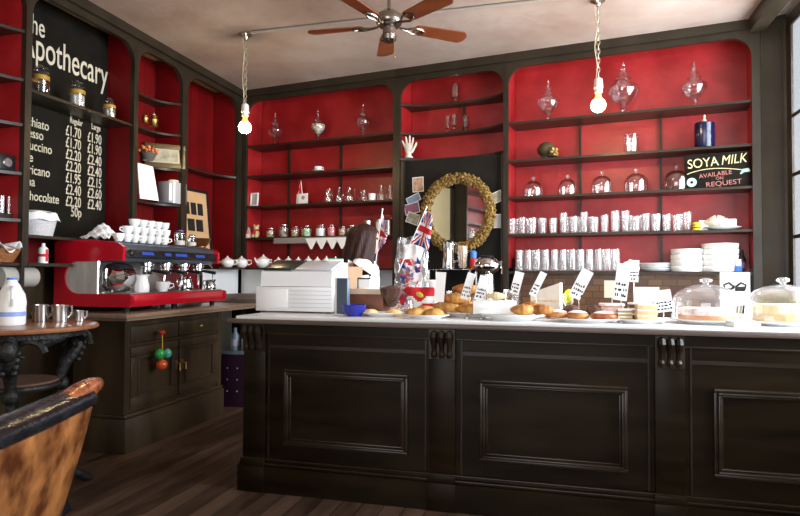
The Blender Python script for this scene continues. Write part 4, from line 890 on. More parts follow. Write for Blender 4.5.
# postcards tucked round the mirror: pinned to the black panel's front board
t = thing('black_pinboard', 'black painted board behind the mirror in the middle bay', 'board', bk(2.47, .06, 1.345), TB)
m = MB(); m.box(-.52, .525, 0, .02, 0, 1.075); m.build('board', BLACKP, t)
for (a, b) in ((-.52, -.488), (.508, .525)):
    m = MB(); m.box(a, b, -.05, -.001, -.355, 1.075); m.build('side_post', FRAME, t)
SKYB = mat('print_blue', (.25, .38, .60), .6); PBRN = mat('print_brown', (.45, .22, .12), .6, c2=(.7, .5, .4), scale=30); PGRN = mat('print_grey_green', (.25, .28, .22), .6, c2=(.6, .55, .5), scale=25); PRED = mat('print_red', (.5, .08, .06), .6, c2=(.2, .2, .45), scale=30)
for (x0, y0_, x1, y1_, ang, im, lab) in ((412, 177, 424, 192, 2, PBRN, 'small white-edged brown portrait postcard above the left of the mirror'), (406, 195, 421, 203, 24, SKYB, 'blue-edged postcard tilted beside the left of the mirror'), (404, 203, 420, 214, 12, PRED, 'red and blue postcard left of the mirror'), (406, 213, 420, 224, -20, PGRN, 'lowest postcard left of the mirror, above the paper flag'),
        (489, 192, 503, 203, 22, PGRN, 'tilted grey postcard right of the mirror'), (493, 214, 502, 228, 0, mat('print_pale', (.6, .62, .65), .6), 'pale upright postcard low on the right of the mirror')):
    yin = .052 - (.003 if x0 == 404 else 0) - (.006 if (x0, y0_) == (406, 213) else 0) - (.012 if x0 == 489 else 0)
    if x0 in (489, 493): yin = .045
    sA, zA = on_back((x0+x1)/2, (y0_+y1_)/2, yin); k = ppm(bk(sA, yin, zA)); w, h = (x1-x0)/k, (y1_-y0_)/k
    t = thing('postcard', lab, 'postcard', bk(sA, yin, zA), (0, 0, TB), 'postcards round the mirror'); t.rotation_euler = (0, R(-ang), TB)
    m = MB(); m.box(-w/2, w/2, 0, .002, -h/2, h/2); m.build('card', PAPER, t)
    m = MB(); m.box(-w/2+.008, w/2-.008, -.001, -.0001, -h/2+.008, h/2-.008); m.build('picture', im, t)

# ------------------------------------------------------------------ right bay: glassware
Z = [2.705, 2.350, 2.009, 1.660, 1.317]
def cloche(label, px, r, h):
    t = thing('glass_cloche', label, 'cloche', bk(bput(px, .12), .12, Z[2]), 0, 'glass cloches on the third right-hand shelf')
    m = MB(); pr = [(r, 0), (r*1.02, .004), (r, h*.35)]
    for k in range(1, 7): a = math.pi/2*k/6; pr.append((r*math.cos(a)+.002, h*(.35+.45*math.sin(a))))
    m.lathe(pr, seg=26); m.build('dome', GLASSD, t)
    m = MB(); m.lathe([(.010, h*.79), (.008, h*.83), (.017, h*.90), (.014, h*.97), (.001, h)], seg=14); m.build('knob', MILKG, t); return t
for k, (px, r, h) in enumerate(((533.5, .088, .19), (567.5, .082, .19), (602, .092, .205), (636, .098, .21), (676.5, .105, .215))):
    cloche(f'clear glass cloche with round knob, {ORD[k]} from the left on the third right-hand shelf', px, r, h)
# skull
s = bput(547.5, .10)
t = thing('skull_ornament', 'dark bronze skull ornament with gilt face on the second right-hand shelf', 'skull', bk(s, .10, Z[1]), TB+R(62))
SK = mat('dark_bronze', (.055, .040, .022), .45, c2=(.10, .075, .035), scale=14, bump=.2)
m = MB(); m.ball((0, .015, .092), (.066, .090, .070), 18, 12); m.ball((0, -.045, .07), (.05, .045, .05), 14, 9); m.box(-.038, .038, -.095, -.03, .012, .055, .014); m.box(-.03, .03, -.02, .06, 0, .06, .015); m.build('cranium', SK, t)
m = MB(); 
for sx in (-1, 1): m.ball((sx*.025, -.083, .080), (.017, .012, .018)); m.ball((sx*.042, -.075, .05), (.014, .016, .012))
m.ball((0, -.094, .055), (.008, .01, .014)); m.box(-.032, .032, -.102, -.085, .018, .036, .006); m.build('gilt_face', mat('worn_gilt', (.45, .28, .07), .4, .5), t)
# lidded glass jar and navy canister
s = bput(631.5, .12)
t = thing('glass_canister', 'clear cylindrical glass canister on the second right-hand shelf', 'jar', bk(s, .12, Z[1])); r = .062
m = MB(); m.lathe([(.001, .003), (r*.95, .003), (r, .01), (r, .15), (r*.93, .155)], seg=20); m.build('glass_body', GLASSD, t)
m = MB(); m.lathe([(r*1.05, .152), (r*1.05, .165), (r*.4, .172), (.001, .172)], seg=20); m.build('lid', GLASSD, t)
m = MB()
for k in range(2): m.box(-.036+.04*k, -.012+.04*k, -.03, -.028, .02, .13)
m.build('paper_slip', PAPER, t)
s = bput(705, .10)
t = thing('navy_canister', 'dark navy enamel canister with a pale handle knob', 'canister', bk(s, .10, Z[1]), TB)
m = MB(); m.lathe([(.001, 0), (.077, 0), (.079, .004), (.079, .205), (.073, .212), (.001, .214)], seg=28); m.build('body', NAVY, t)
m = MB(); m.lathe([(.02, .213), (.022, .235), (.008, .25), (.012, .275), (.001, .285)], seg=12, sx=.8); m.build('knob', mat('cream_ceramic', (.78, .68, .48), .4), t)
# soya milk board
pA, pB = on_back(690, 187, .06), on_back(750.5, 150, .06)
w = pB[0]-pA[0]; w = .485; h = .285
t = thing('soya_milk_sign', 'black chalkboard sign offering soya milk on the third right-hand shelf', 'sign', bk(5.02-w/2, .045, Z[2]+.001), TB)
m = MB(); m.box(-w/2, w/2, 0, .015, 0, h, .003); m.build('board', CHALK, t)
YEL = mat('yellow_chalk', (.62, .56, .30), .9); PKC = mat('pink_chalk', (.42, .16, .14), .9); MNT = mat('mint_chalk', (.38, .58, .48), .9)
RB = (R(90), 0, 0)
words(t, 'SOYA', .108, (-w/2+.025, -.003, .165), (R(90), R(-4), 0), YEL, xs=.85); words(t, 'MILK', .108, (.03, -.003, .182), (R(90), R(-4), 0), YEL, xs=.80, shear=.25)
words(t, 'AVAILABLE', .050, (-.01, -.003, .092), (R(90), R(-6), 0), PKC, xs=1.0, align='CENTER'); words(t, 'ON', .036, (.02, -.003, .062), RB, PKC, align='CENTER'); words(t, 'REQUEST', .055, (.05, -.003, .014), (R(90), R(-4), 0), PKC, xs=1.15, align='CENTER')
m = MB(); m.tube([(-w/2+.02+.012*i, -.003, .118+.038*math.sin(math.pi*(i/40)**.8)) for i in range(38)], .0035, 5); m.build('chalk_line', YEL, t)
m = MB(); m.lathe([(.012, 0), (.038, 0), (.038, .002), (.012, .002)], (-w/2+.055, -.003, .05), 20, M=Matrix.Rotation(R(90), 4, 'X')); m.tube([(.17, -.003, .10), (.19, -.003, .125), (.225, -.003, .128), (.24, -.003, .118)], [.006, .016, .018, .008], 7); m.build('chalk_swirl', MNT, t)
# shelf 4: small glasses (two staggered rows) ; some stacked taller
px = 512.0; k = 0
front = []
while px < 690:
    front.append(px); px += 10.3
g0 = None
for k, px in enumerate(front):
    tall = k in (5, 7, 10, 11); yin = .07+.028*(k % 2)
    loc = bk(bput(px, yin), yin, Z[3]); lab = f'small clear glass, {ORD[k]} from the left in the front row on the fourth right-hand shelf'
    if g0 is None: g0 = tumbler('small_glass', lab, loc, .030, .036, .145, 'small glasses on the fourth right-hand shelf', MILKG)
    else: copy_thing(g0, loc, None, lab, (1, 1, 1.28) if tall else (1, 1, 1.0+.08*((k*3) % 4-1.5)/1.5))
for k in range(14):
    px = 516+k*12.6; yin = .185; loc = bk(bput(px, yin), yin, Z[3])
    copy_thing(g0, loc, None, f'small clear glass, {ORD[k]} from the left in the back row on the fourth right-hand shelf', (1, 1, 1.05))
# yellow tape, small white box, plate with paper-wrapped parcel
t = thing('yellow_tin', 'small bright yellow round tin on the fourth right-hand shelf', 'tin', bk(bput(696.5, .06), .06, Z[3]))
m = MB(); m.lathe([(.001, 0), (.03, 0), (.031, .062), (.028, .066), (.001, .066)], seg=18); m.build('tin', mat('bright_yellow', (.80, .66, .02), .4), t)
m = MB(); m.lathe([(.0315, .018), (.0315, .026)], seg=18); m.lathe([(.0315, .040), (.0315, .046)], seg=18); m.build('black_band', INK, t)
t = thing('white_carton', 'small white carton beside the yellow tin', 'box', bk(bput(703.5, .13), .13, Z[3]), TB)
m = MB(); m.box(-.035, .035, -.03, .03, 0, .085, .003); m.build('carton', PAPER, t)
t = thing('serving_platter', 'wide white platter at the right end of the fourth right-hand shelf', 'plate', bk(bput(722, .13), .13, Z[3]))
m = MB(); m.lathe([(.001, 0), (.08, 0), (.145, .022), (.15, .026), (.143, .027), (.08, .008), (.001, .007)], seg=32); m.build('platter', WHITE, t)
t = thing('paper_parcel', 'crumpled cream paper parcel lying on the white platter', 'parcel', bk(bput(717, .13), .13, Z[3]+.010))
m = MB(); m.grid(lambda u, v: ((.02+.085*math.sin(math.pi*v))*math.cos(6.283*u)*(1+.1*math.sin(u*37)), (.02+.06*math.sin(math.pi*v))*math.sin(6.283*u), .005+.105*v+.010*math.sin(u*31+v*9)*v), 30, 9); m.build('wrap', mat('cream_paper', (.62, .56, .46), .8, bump=.4, scale=30), t)
t = thing('butter_block', 'white wrapped block at the front of the white platter', 'block', bk(bput(728, .06), .075, Z[3]+.022), TB)
m = MB(); m.box(-.055, .06, -.02, .03, 0, .065, .005); m.build('block', PAPER, t)
# shelf 5: upturned tall tumblers
t0 = None
for k in range(12):
    px = 519.5+k*8.75; yin = .07; loc = bk(bput(px, yin), yin, Z[4]); lab = f'tall clear tumbler, {ORD[k]} from the left in the front row on the lowest right-hand shelf'
    if t0 is None:
        t0 = tumbler('tall_tumbler', lab, loc, .040, .030, .195, 'tall tumblers on the lowest right-hand shelf', MILKG)
    else: copy_thing(t0, loc, None, lab)
for k in range(9):
    px = 521+k*11.5; yin = .19; copy_thing(t0, bk(bput(px, yin), yin, Z[4]), None, f'tall clear tumbler, {ORD[k]} from the left in the back row on the lowest right-hand shelf')
t = thing('espresso_cup_black', 'small black cup at the left end of the lowest right-hand shelf', 'cup', bk(bput(515, .20)+.01, .20, Z[4])); t.name = 'black_cup'
m = MB(); m.lathe([(.001, 0), (.03, 0), (.038, .12), (.034, .12), (.001, .02)], seg=16); m.build('cup', BLACK, t)
t = thing('napkin_stack', 'crumpled white napkins beside the tumblers on the lowest right-hand shelf', 'napkin', bk(bput(630, .08), .08, Z[4]), TB)
m = MB(); m.grid(lambda u, v: ((u-.5)*.15, (v-.5)*.11, .012+.085*math.exp(-((u-.45)*2.2)**2-((v-.5)*2.4)**2)+.01*math.sin(u*17+v*11)), 14, 12); m.build('napkin', CLOTH, t, solid=.004)
def plate_stack(kind, label, px, yin, z, r, n, th, bowl=False):
    s = bput(px, yin)
    for k in range(n):
        t = thing('bowl' if bowl else 'saucer' if r < .09 else 'plate', f'white {"bowl" if bowl else "saucer" if r < .09 else "plate"}, {ORD[k]} from the bottom of {label}', kind, bk(s+.002*math.sin(k*2.3), yin+.002*math.cos(k*1.7), z+k*th), 0, label)
        m = MB()
        if bowl: m.lathe([(.001, 0), (r*.93, 0), (r*.975, th*.25), (r, th*.90), (r*.99, th*.97), (r*.96, th*.96), (r*.88, .012), (.001, .010)], seg=30)
        else: m.lathe([(.001, 0), (r*.62, 0), (r*.97, th*.72), (r, th*.95), (r*.97, th*.98), (r*.6, th*.35), (.001, th*.3)], seg=30)
        m.build('dish', WHITE, t)
plate_stack('plate', 'the low stack of saucers right of the napkins', 654.5, .12, Z[4], .135, 5, .0145)
plate_stack('bowl', 'the left stack of deep white bowls', 686.5, .13, Z[4], .13, 4, .0475, True)
plate_stack('bowl', 'the taller right stack of white bowls', 719.5, .13, Z[4], .142, 5, .0465, True)
t = thing('blue_carton', 'small blue and white carton at the right end of the lowest right-hand shelf', 'box', bk(bput(738, .02), .03, Z[4]), TB)
m = MB(); m.box(-.022, .022, -.012, .03, 0, .045); m.build('blue_part', mat('carton_blue', (.03, .12, .62), .5), t); m = MB(); m.box(-.018, .018, -.01, .026, .045, .10); m.build('white_part', PAPER, t)
t = thing('dark_bottle', 'dark bottle standing behind the blue carton beside the bowls', 'bottle', bk(bput(741, .16), .16, Z[4]))
m = MB(); m.lathe([(.001, 0), (.035, 0), (.035, .10), (.015, .14), (.014, .18), (.001, .18)], seg=16); m.build('body', BLACK, t); m = MB(); m.lathe([(.0355, .03), (.0355, .08)], seg=16); m.build('label', mat('purple_print', (.18, .12, .25), .6), t)

# ------------------------------------------------------------------ things on the back worktop
def on_bw(px, py, yin): return bput(px, yin)
t = thing('service_riser', 'low shelf of pale glass standing on the back worktop under the mirror', 'shelf', bk(bput(462, -.3), -.3, BW), TB)
m = MB(); m.box(-.30, .125, -.12, .12, .335, .347, .002); m.build('glass_shelf', film('green_glass', (.8, .95, .9), base=.25), t)
m = MB()
for x in (-.28, .105):
    for y in (-.10, .10): m.tube([(x, y, 0), (x, y, .335)], .009, 8)
m.build('post', CHROME, t)
RZ = BW+.348
s = bput(449, -.3)
t = thing('steel_shaker', 'tall polished steel jug on the glass shelf left of the straws', 'jug', bk(s, -.3, RZ))
m = MB(); m.lathe([(.001, 0), (.06, 0), (.062, .01), (.056, .12), (.058, .23), (.062, .245), (.055, .24), (.05, .02), (.001, .015)], seg=22); m.build('body', CHROME, t); m = MB(); m.tube([(.055, 0, .22), (.10, 0, .21), (.10, 0, .09), (.057, 0, .06)], .009, 8); m.build('handle', CHROME, t)
m = MB(); m.lathe([(.059, .225), (.02, .26), (.001, .265)], seg=18); m.build('lid', BLACK, t)
s = bput(463, -.3)
t = thing('straw_glass', 'glass tumbler full of peach and white straws', 'glass', bk(s+.012, -.34, RZ))
m = MB(); m.lathe([(.001, .003), (.038, .003), (.05, .17)], seg=18); m.build('tumbler', GLASS, t)
m = MB()
for k in range(14): a = k*2.39; r = .008*math.sqrt(k); m.tube([(r*math.cos(a)*.8, r*math.sin(a)*.8, .008), (r*math.cos(a)*1.4, r*math.sin(a)*1.4, .205)], .0055, 6)
m.build('straws', mat('peach_straws', (.80, .52, .38), .5, c2=(.85, .75, .68), scale=40), t)
s = bput(471.5, -.3)
t = thing('sauce_bottle', 'small red bottle with a blue cap on the glass shelf', 'bottle', bk(s+.01, -.27, RZ))
m = MB(); m.lathe([(.001, 0), (.032, 0), (.032, .08), (.02, .10), (.001, .10)], seg=16); m.build('body', mat('red_sauce', (.62, .03, .02), .3), t); m = MB(); m.lathe([(.028, .097), (.030, .15), (.015, .165), (.001, .165)], seg=16); m.build('cap', mat('blue_cap', (.05, .2, .6), .4), t)
s = bput(479.5, -.3)
t = thing('honey_jar', 'small jar of honey beside the red bottle', 'jar', bk(s+.01, -.25, RZ)); m = MB(); m.lathe([(.001, 0), (.034, 0), (.034, .07), (.001, .07)], seg=16); m.build('body', mat('honey', (.55, .30, .10), .2), t); m = MB(); m.lathe([(.036, .071), (.036, .085), (.001, .085)], seg=16); m.build('lid', BRASS, t)
P = on_y(487, 300, 4.55)
t = thing('chrome_juicer', 'polished chrome juicer with round domed head behind the price cards', 'juicer', bk(bput(488, -.42), -.42, BW), TB)
m = MB(); m.lathe([(.001, 0), (.10, 0), (.105, .01), (.09, .03), (.06, .05), (.052, .30), (.001, .31)], seg=24); m.build('column', CHROME, t)
m = MB(); m.ball((-.01, 0, .375), (.115, .10, .085), 24, 14); m.build('head', CHROME, t)
m = MB(); m.box(-.05, .04, -.06, .06, .435, .462, .01); m.build('lid', BLACK, t)
m = MB(); m.lathe([(.03, 0), (.03, .02), (.001, .02)], (0, 0, 0), 14, M=Matrix.Translation((.10, 0, .385)) @ Matrix.Rotation(R(90), 4, 'Y')); m.tube([(.115, 0, .385), (.13, -.02, .34), (.128, -.03, .30)], [.012, .009, .014], 8); m.build('lever', CHROME, t)
# cooker-like grey drawer box at the left end of the back worktop
t = thing('grey_drawer_box', 'low grey metal box on the worktop below the corner tiles', 'box', bk(.62, -.42, BW), TB)
m = MB(); m.box(-.40, .26, -.14, .14, 0, .085, .005); m.build('box', mat('worn_grey_metal', (.22, .19, .17), .5, .3), t); m = MB(); m.tube([(-.2, -.145, .04), (-.2, -.165, .04), (.1, -.165, .04), (.1, -.145, .04)], .005, 6); m.build('handle', STEEL, t)
# dark crate and bits in the gap between cabinet and bar
P = on_z(231, 409, 0)
t = thing('purple_crate', 'dark purple crate standing on the floor in the gap behind the bar', 'crate', (-2.98, 5.50, 0), R(6))
PUR = mat('dark_purple_plastic', (.022, .005, .018), .4)
m = MB(); m.box(-.24, .24, -.16, .16, 0, .03)
for (a, b, c, d) in ((-.24, .24, -.16, -.145), (-.24, .24, .145, .16), (-.24, -.225, -.16, .16), (.225, .24, -.16, .16)): m.box(a, b, c, d, .03, .50)
m.build('body', PUR, t); m = MB(); m.box(-.25, .25, -.17, .17, .50, .525, .004); m.build('rim', mat('blue_grey_plastic', (.12, .16, .20), .35), t)
m = MB()
for i in range(4):
    for j in range(3): m.ball((-.16+.1*i, -.161, .15+.11*j), (.008, .003, .008), 8, 5)
m.build('stud', mat('pale_plastic', (.35, .35, .42), .4), t)
for (x, r, h, mt, lab) in ((-3.12, .042, .22, mat('blue_grey_plastic', (.12, .16, .20), .35), 'dark blue-grey bottle standing on the purple crate'), (-3.00, .045, .17, STEEL, 'steel can standing on the purple crate'), (-2.88, .042, .25, BLACK, 'black bottle standing on the purple crate next to the bar')):
    t = thing('storage_bottle', lab, 'bottle', (x, 5.46, .526)); m = MB(); m.lathe([(.001, 0), (r, 0), (r, h*.65), (r*.4, h*.82), (r*.4, h), (.001, h)], seg=16); m.build('body', mt, t); m = MB(); m.lathe([(r*1.01, h*.2), (r*1.01, h*.5)], seg=16); m.build('label', mat('pale_plastic', (.35, .35, .42), .4), t)

# ------------------------------------------------------------------ the woman behind the bar
PX = on_y(364, 260, 4.45)
face = R(8)                                        # looks towards the room's right, turned slightly away
wom = thing('person', 'woman with long dark brown hair and white top standing behind the bar', 'person', (PX.x, 4.45, 0), face)
# local frame: +x is where she looks, +y her left
def skinned(name, verts, edges, rad, mt, parent, root=0, sub=2):
    me = bpy.data.meshes.new(name); me.from_pydata([Vector(v) for v in verts], edges, []); o = bpy.data.objects.new(name, me); COL.objects.link(o); o.parent = parent
    me.materials.append(mt)
    sk = o.modifiers.new('skin', 'SKIN'); sk.use_smooth_shade = True
    for i, r in enumerate(rad):
        d = me.skin_vertices[0].data[i]; d.radius = (r, r) if not isinstance(r, tuple) else r; d.use_root = (i == root)
    sb = o.modifiers.new('sub', 'SUBSURF'); sb.levels = sub; sb.render_levels = sub
    return o
H = 1.63
J = {}
V = []; E_ = []; RD = []
def jv(n, p, r, to=None):
    J[n] = len(V); V.append(p); RD.append(r)
    if to: E_.append((J[to], J[n]))
jv('pelvis', (0, 0, .92), (.13, .15)); jv('waist', (.0, 0, 1.08), (.10, .125), 'pelvis'); jv('chest', (.01, 0, 1.24), (.105, .145), 'waist'); jv('upper', (-.01, 0, 1.345), (.085, .13), 'chest'); jv('neck', (.0, 0, 1.41), .050, 'upper'); jv('nape', (.018, 0, 1.455), .048, 'neck')
jv('skull', (.015, 0, 1.53), (.085, .075), 'nape'); jv('crown', (.0, 0, 1.60), (.065, .06), 'skull')
for s, n in ((1, 'l'), (-1, 'r')):
    jv('sh'+n, (-.01, .155*s, 1.335), .058, 'upper'); jv('el'+n, (.03, .215*s, 1.085), .042, 'sh'+n); jv('wr'+n, (.235, .17*s, 1.03), .028, 'el'+n); jv('pm'+n, (.30, .16*s, 1.04), (.024, .034), 'wr'+n)
    for k, (dy, ln) in enumerate(((-.030, .070), (-.010, .080), (.010, .076), (.028, .062))):
        jv(f'f{k}a'+n, (.325, .16*s+dy, 1.045), .0095, 'pm'+n); jv(f'f{k}b'+n, (.325+ln*.5, .16*s+dy*1.1, 1.045), .0088, f'f{k}a'+n); jv(f'f{k}c'+n, (.325+ln*.9, .16*s+dy*1.1, 1.030), .0075, f'f{k}b'+n)
    jv('t1'+n, (.285, .16*s-.035*s, 1.035), .011, 'pm'+n); jv('t2'+n, (.315, .16*s-.058*s, 1.030), .009, 't1'+n)
    jv('hip'+n, (0, .085*s, .86), .095, 'pelvis'); jv('kn'+n, (.02, .095*s, .48), .062, 'hip'+n); jv('an'+n, (-.01, .10*s, .085), .040, 'kn'+n); jv('to'+n, (.13, .11*s, .04), .035, 'an'+n)
skinned('body', V, E_, RD, SKIN, wom)
# face on the head
m = MB()
m.ball((.022, 0, 1.535), (.098, .076, .112), 22, 16); m.ball((.065, 0, 1.475), (.048, .050, .045), 16, 10)
m.tube([(.112, 0, 1.56), (.130, 0, 1.535), (.138, 0, 1.518), (.115, 0, 1.508)], [.008, .012, .015, .010], 8)
for s in (1, -1): m.ball((.005, .078*s, 1.525), (.022, .010, .032), 10, 8)
m.build('face', SKIN, wom, angle=80)
m = MB()
for s in (1, -1): m.ball((.104, .031*s, 1.548), (.010, .014, .010), 10, 8)
m.build('eyes', mat('eye_dark', (.03, .02, .02), .2), wom)
m = MB(); m.ball((.110, 0, 1.482), (.010, .022, .008), 10, 8); m.build('lips', mat('lips', (.5, .15, .13), .4), wom)
m = MB()
def hairs(u, v):
    q = min(1, v/.34); top = math.sin(q*math.pi/2)                     # crown, then falling lengths
    z = 1.662-.105*(1-math.cos(q*math.pi/2))-.40*max(0, v-.34)/.66
    gap = .19*math.pi*max(0, min(1, (v-.16)/.16))                      # parting for the face
    a = gap+(2*math.pi-2*gap)*u
    w = max(0, v-.34)/.66
    rx = .122*top+.002; ry = .098*top+.002
    wv = 1+.045*math.sin(a*13+v*9)*min(1, v*2)
    back = .5-.5*math.cos(a)
    return (-.004+rx*math.cos(a)*wv-.05*w*back-.02*w, ry*math.sin(a)*wv*(1+.45*w), z)
m.grid(hairs, 56, 22); m.build('hair', HAIR, wom, solid=.012, angle=80)
TV = []; TE = []; TRR = []; TJ = {}
def tj(n, p, r, to=None):
    TJ[n] = len(TV); TV.append(p); TRR.append(r)
    if to: TE.append((TJ[to], TJ[n]))
tj('hem', (0, 0, .90), (.15, .17)); tj('w', (0, 0, 1.08), (.118, .145), 'hem'); tj('c', (.012, 0, 1.24), (.125, .160), 'w'); tj('u', (-.005, 0, 1.345), (.10, .145), 'c'); tj('n', (-.002, 0, 1.395), (.066, .074), 'u')
for s, n in ((1, 'l'), (-1, 'r')): tj('s'+n, (-.01, .16*s, 1.335), .074, 'u'); tj('e'+n, (.015, .205*s, 1.17), .064, 's'+n)
skinned('white_top', TV, TE, TRR, CLOTH, wom)
TV = []; TE = []; TRR = []; TJ = {}
tj('p', (0, 0, .93), (.142, .165))
for s, n in ((1, 'l'), (-1, 'r')): tj('h'+n, (0, .085*s, .84), .108, 'p'); tj('k'+n, (.02, .095*s, .48), .078, 'h'+n); tj('a'+n, (-.01, .10*s, .11), .062, 'k'+n)
skinned('dark_trousers', TV, TE, TRR, mat('dark_denim', (.015, .017, .03), .9), wom)

# ------------------------------------------------------------------ till end of the bar
def cx(px, Y): return on_y(px, 300, Y).x
YT = 3.66
xa, xb = cx(257, YT), cx(334, YT); w = xb-xa; xm = (xa+xb)/2
t = thing('cash_register', 'white cash till with dark sloping display at the left end of the bar', 'till', (xm, YT+.12, CT))
m = MB(); m.box(-w/2, w/2, -.14, .20, .008, .165, .006); m.build('drawer_base', PLASTIC, t)
m = MB(); m.box(-w/2+.012, -w/2+.225, -.146, -.139, .03, .150, .003); m.build('white_panel', PAPER, t)
m = MB()
for i in range(5): m.box(-w/2+.24, w/2-.01, -.143, -.139, .035+.026*i, .037+.026*i)
m.build('drawer_groove', GREYP, t)
m = MB(); m.prism([(-.13, .168), (.18, .168), (.18, .325), (.10, .325), (-.12, .262)], lambda p: (-w/2+.03, p[0], p[1]), lambda p: (w/2-.015, p[0], p[1])); m.build('upper_housing', PLASTIC, t)
M_ = Matrix.Translation((-w/2+.15, -.01, .295)) @ Matrix.Rotation(math.atan2(.063, .22), 4, 'X'); m = MB(); m.box(-.115, .115, -.10, .105, .003, .020, .006, M_); p_ = m.build('display_panel', mat('green_black_plastic', (.012, .025, .022), .3), t)
m = MB(); m.box(-.08, -.015, -.05, -.035, .0195, .022, 0, M_); m.build('display_print', GREYP, p_)
M_ = Matrix.Translation((w/2-.165, .0, .298)) @ Matrix.Rotation(math.atan2(.063, .22), 4, 'X'); m = MB(); m.box(-.14, .14, -.11, .10, .0, .014, .004, M_); m.build('printer_cover', GREYP if False else mat('light_grey_plastic', (.55, .56, .59), .4), t)
m = MB()
for x in (-w/2+.04, w/2-.04):
    for y in (-.10, .16): m = MB(); m.lathe([(.015, 0), (.015, .009)], (x, y, 0), 10, cap0=True, cap1=True); m.build('foot', BLACK, t)
xs = cx(345, 3.52)
t = thing('card_terminal_stand', 'slim upright grey-blue panel with white edge beside the till', 'stand', (cx(343.5, 3.53), 3.53, CT), R(-28))
m = MB(); m.box(-.05, .045, -.012, .012, 0, .225, .003); m.build('panel', mat('slate_blue_plastic', (.10, .14, .20), .35), t); m = MB(); m.box(-.062, -.05, -.016, .016, 0, .228, .003); m.build('white_edge', PLASTIC, t); m = MB(); m.box(-.055, .05, -.04, .05, 0, .008); m.build('foot', PLASTIC, t)
t = thing('blue_glass_bowl', 'small cobalt blue glass bowl on the bar', 'bowl', (cx(354.5, 3.47), 3.47, CT))
m = MB(); m.lathe([(.001, 0), (.042, 0), (.046, .006), (.066, .03), (.074, .068), (.070, .068), (.060, .032), (.001, .012)], seg=28); m.build('bowl', BLUEG, t)
xa, xb = cx(347, 3.66), cx(384, 3.66)
t = thing('wooden_box', 'brown wooden box holding cream envelopes behind the blue bowl', 'box', ((xa+xb)/2+.01, 3.70, CT), R(-4)); w = xb-xa
m = MB(); m.box(-w/2, w/2, -.07, .07, 0, .125, .004); m.build('box', mat('mid_brown_wood', (.16, .055, .025), .5, c2=(.22, .08, .04), scale=8), t)
m = MB(); m.box(-w/2+.01, w/2-.01, -.062, -.03, .125, .158); m.box(-w/2+.012, w/2-.02, -.02, .02, .125, .15); m.build('envelopes', mat('peach_paper', (.80, .62, .46), .8), t)
t = thing('small_easel_card', 'tiny white card in a black clip frame on the wooden box', 'card', (cx(363, 3.68), 3.70, CT+.159), R(5))
m = MB(); m.box(-.036, .036, -.006, -.002, .004, .062); m.build('card', PAPER, t); m = MB()
for q in ((-.042, .042, .058, .068), (-.042, -.035, 0, .06)): m.box(q[0], q[1], -.008, .004, q[2], q[3])
m.build('frame', BLACK, t)
t = thing('tan_clipboard', 'plain tan card standing between the till and the woman', 'card', (cx(349, 3.93), 3.93, CT), R(8))
m = MB(); m.prism([(-.09, 0), (.06, 0), (.085, .30), (-.02, .30), (-.08, .17)], lambda p: (p[0], p[1]*.15, p[1]), lambda p: (p[0], p[1]*.15+.006, p[1])); m.build('card', mat('peach_card', (.78, .52, .34), .8), t)
t = thing('green_pad', 'small white pad with green edge lying on the till', 'pad', (xm+.19, YT+.23, CT+.326), R(15)); m = MB(); m.box(-.05, .05, -.03, .03, 0, .022, .002); m.build('pad', PAPER, t); m = MB(); m.box(-.05, .05, -.031, .031, .022, .028); m.build('green_cover', mat('green_card', (.05, .35, .18), .6), t)

# ------------------------------------------------------------------ cakes and pastries
PLM = [(.001, 0), (.62, 0), (.66, .006), (.93, .016), (1, .020), (.985, .024), (.9, .021), (.62, .010), (.001, .008)]
def plate(label, px, Y, r, cat='plate', sy=.8, rot=0, k=1):
    t = thing('pastry_plate', label, cat, (cx(px, Y), Y, CT), rot, 'white plates of cakes along the bar'); m = MB(); m.lathe([(a*r, b*k) for a, b in PLM], seg=40, sy=sy); m.build('plate', WHITE, t); return t
def croissant(m, c, L_, r, rot, curve=.5, seg=9):
    pts = []; rad = []
    for i in range(29):
        q = i/28*2-1; a = q*curve*2.2; pts.append(Vector(c)+Matrix.Rotation(rot, 3, 'Z') @ Vector((L_*.5*math.sin(a)/math.sin(curve*2.2) if curve > .05 else L_*.5*q, .35*L_*(1-math.cos(a))*1.0, 0)))
        rad.append(r*(1-.75*abs(q)**1.6)*(1.02+.045*math.sin(i*1.57)))
    m.tube(pts, rad, seg)
def pastry(name, label, px, Y, z, build, mt, rot=0, group='pastries on the bar', cat='pastry', x=None):
    t = thing(name, label, cat, (x if x is not None else cx(px, Y), Y, CT+z), rot, group); m = MB(); build(m); m.build('crust', mt, t, angle=80); return t
def bun(l, w, h): 
    def f(m): m.lathe([(.001, 0), (.8, 0), (1, .25), (.9, .6), (.55, .9), (.001, 1)], seg=18, M=Matrix.Diagonal((l, w, h)).to_3x3(), ripple=(.05, 5))
    return f
def cro(L_, r, c=.5): return lambda m: croissant(m, (0, -.02, r*.92), L_, r, 0, c)
# plate A: two pale scones behind the goblet
plate('white plate with pale scones at the left of the cakes', 382, 3.52, .125)
pastry('scone', 'pale flat scone under the goblet, left one', 370.5, 3.50, .011, bun(.048, .05, .032), mat('pale_scone', (.72, .48, .20), .7, c2=(.82, .62, .32), scale=20), cat='scone')
pastry('scone', 'pale flat scone right of the goblet stem', 394, 3.50, .011, bun(.05, .05, .034), MATS['pale_scone'], cat='scone')
# plate B: turnovers
plate('white plate with golden turnovers left of the croissants', 427, 3.42, .13)
for (px, Y, z, l, rt, lab) in ((415, 3.40, .016, .06, 10, 'golden turnover on the left of its plate'), (434, 3.395, .016, .06, -10, 'golden turnover on the right of its plate'), (425, 3.45, .026, .065, 0, 'golden turnover at the back, topmost of its plate')):
    pastry('turnover', lab, px, Y, z, bun(l, .045, .045), PASTRY, R(rt))
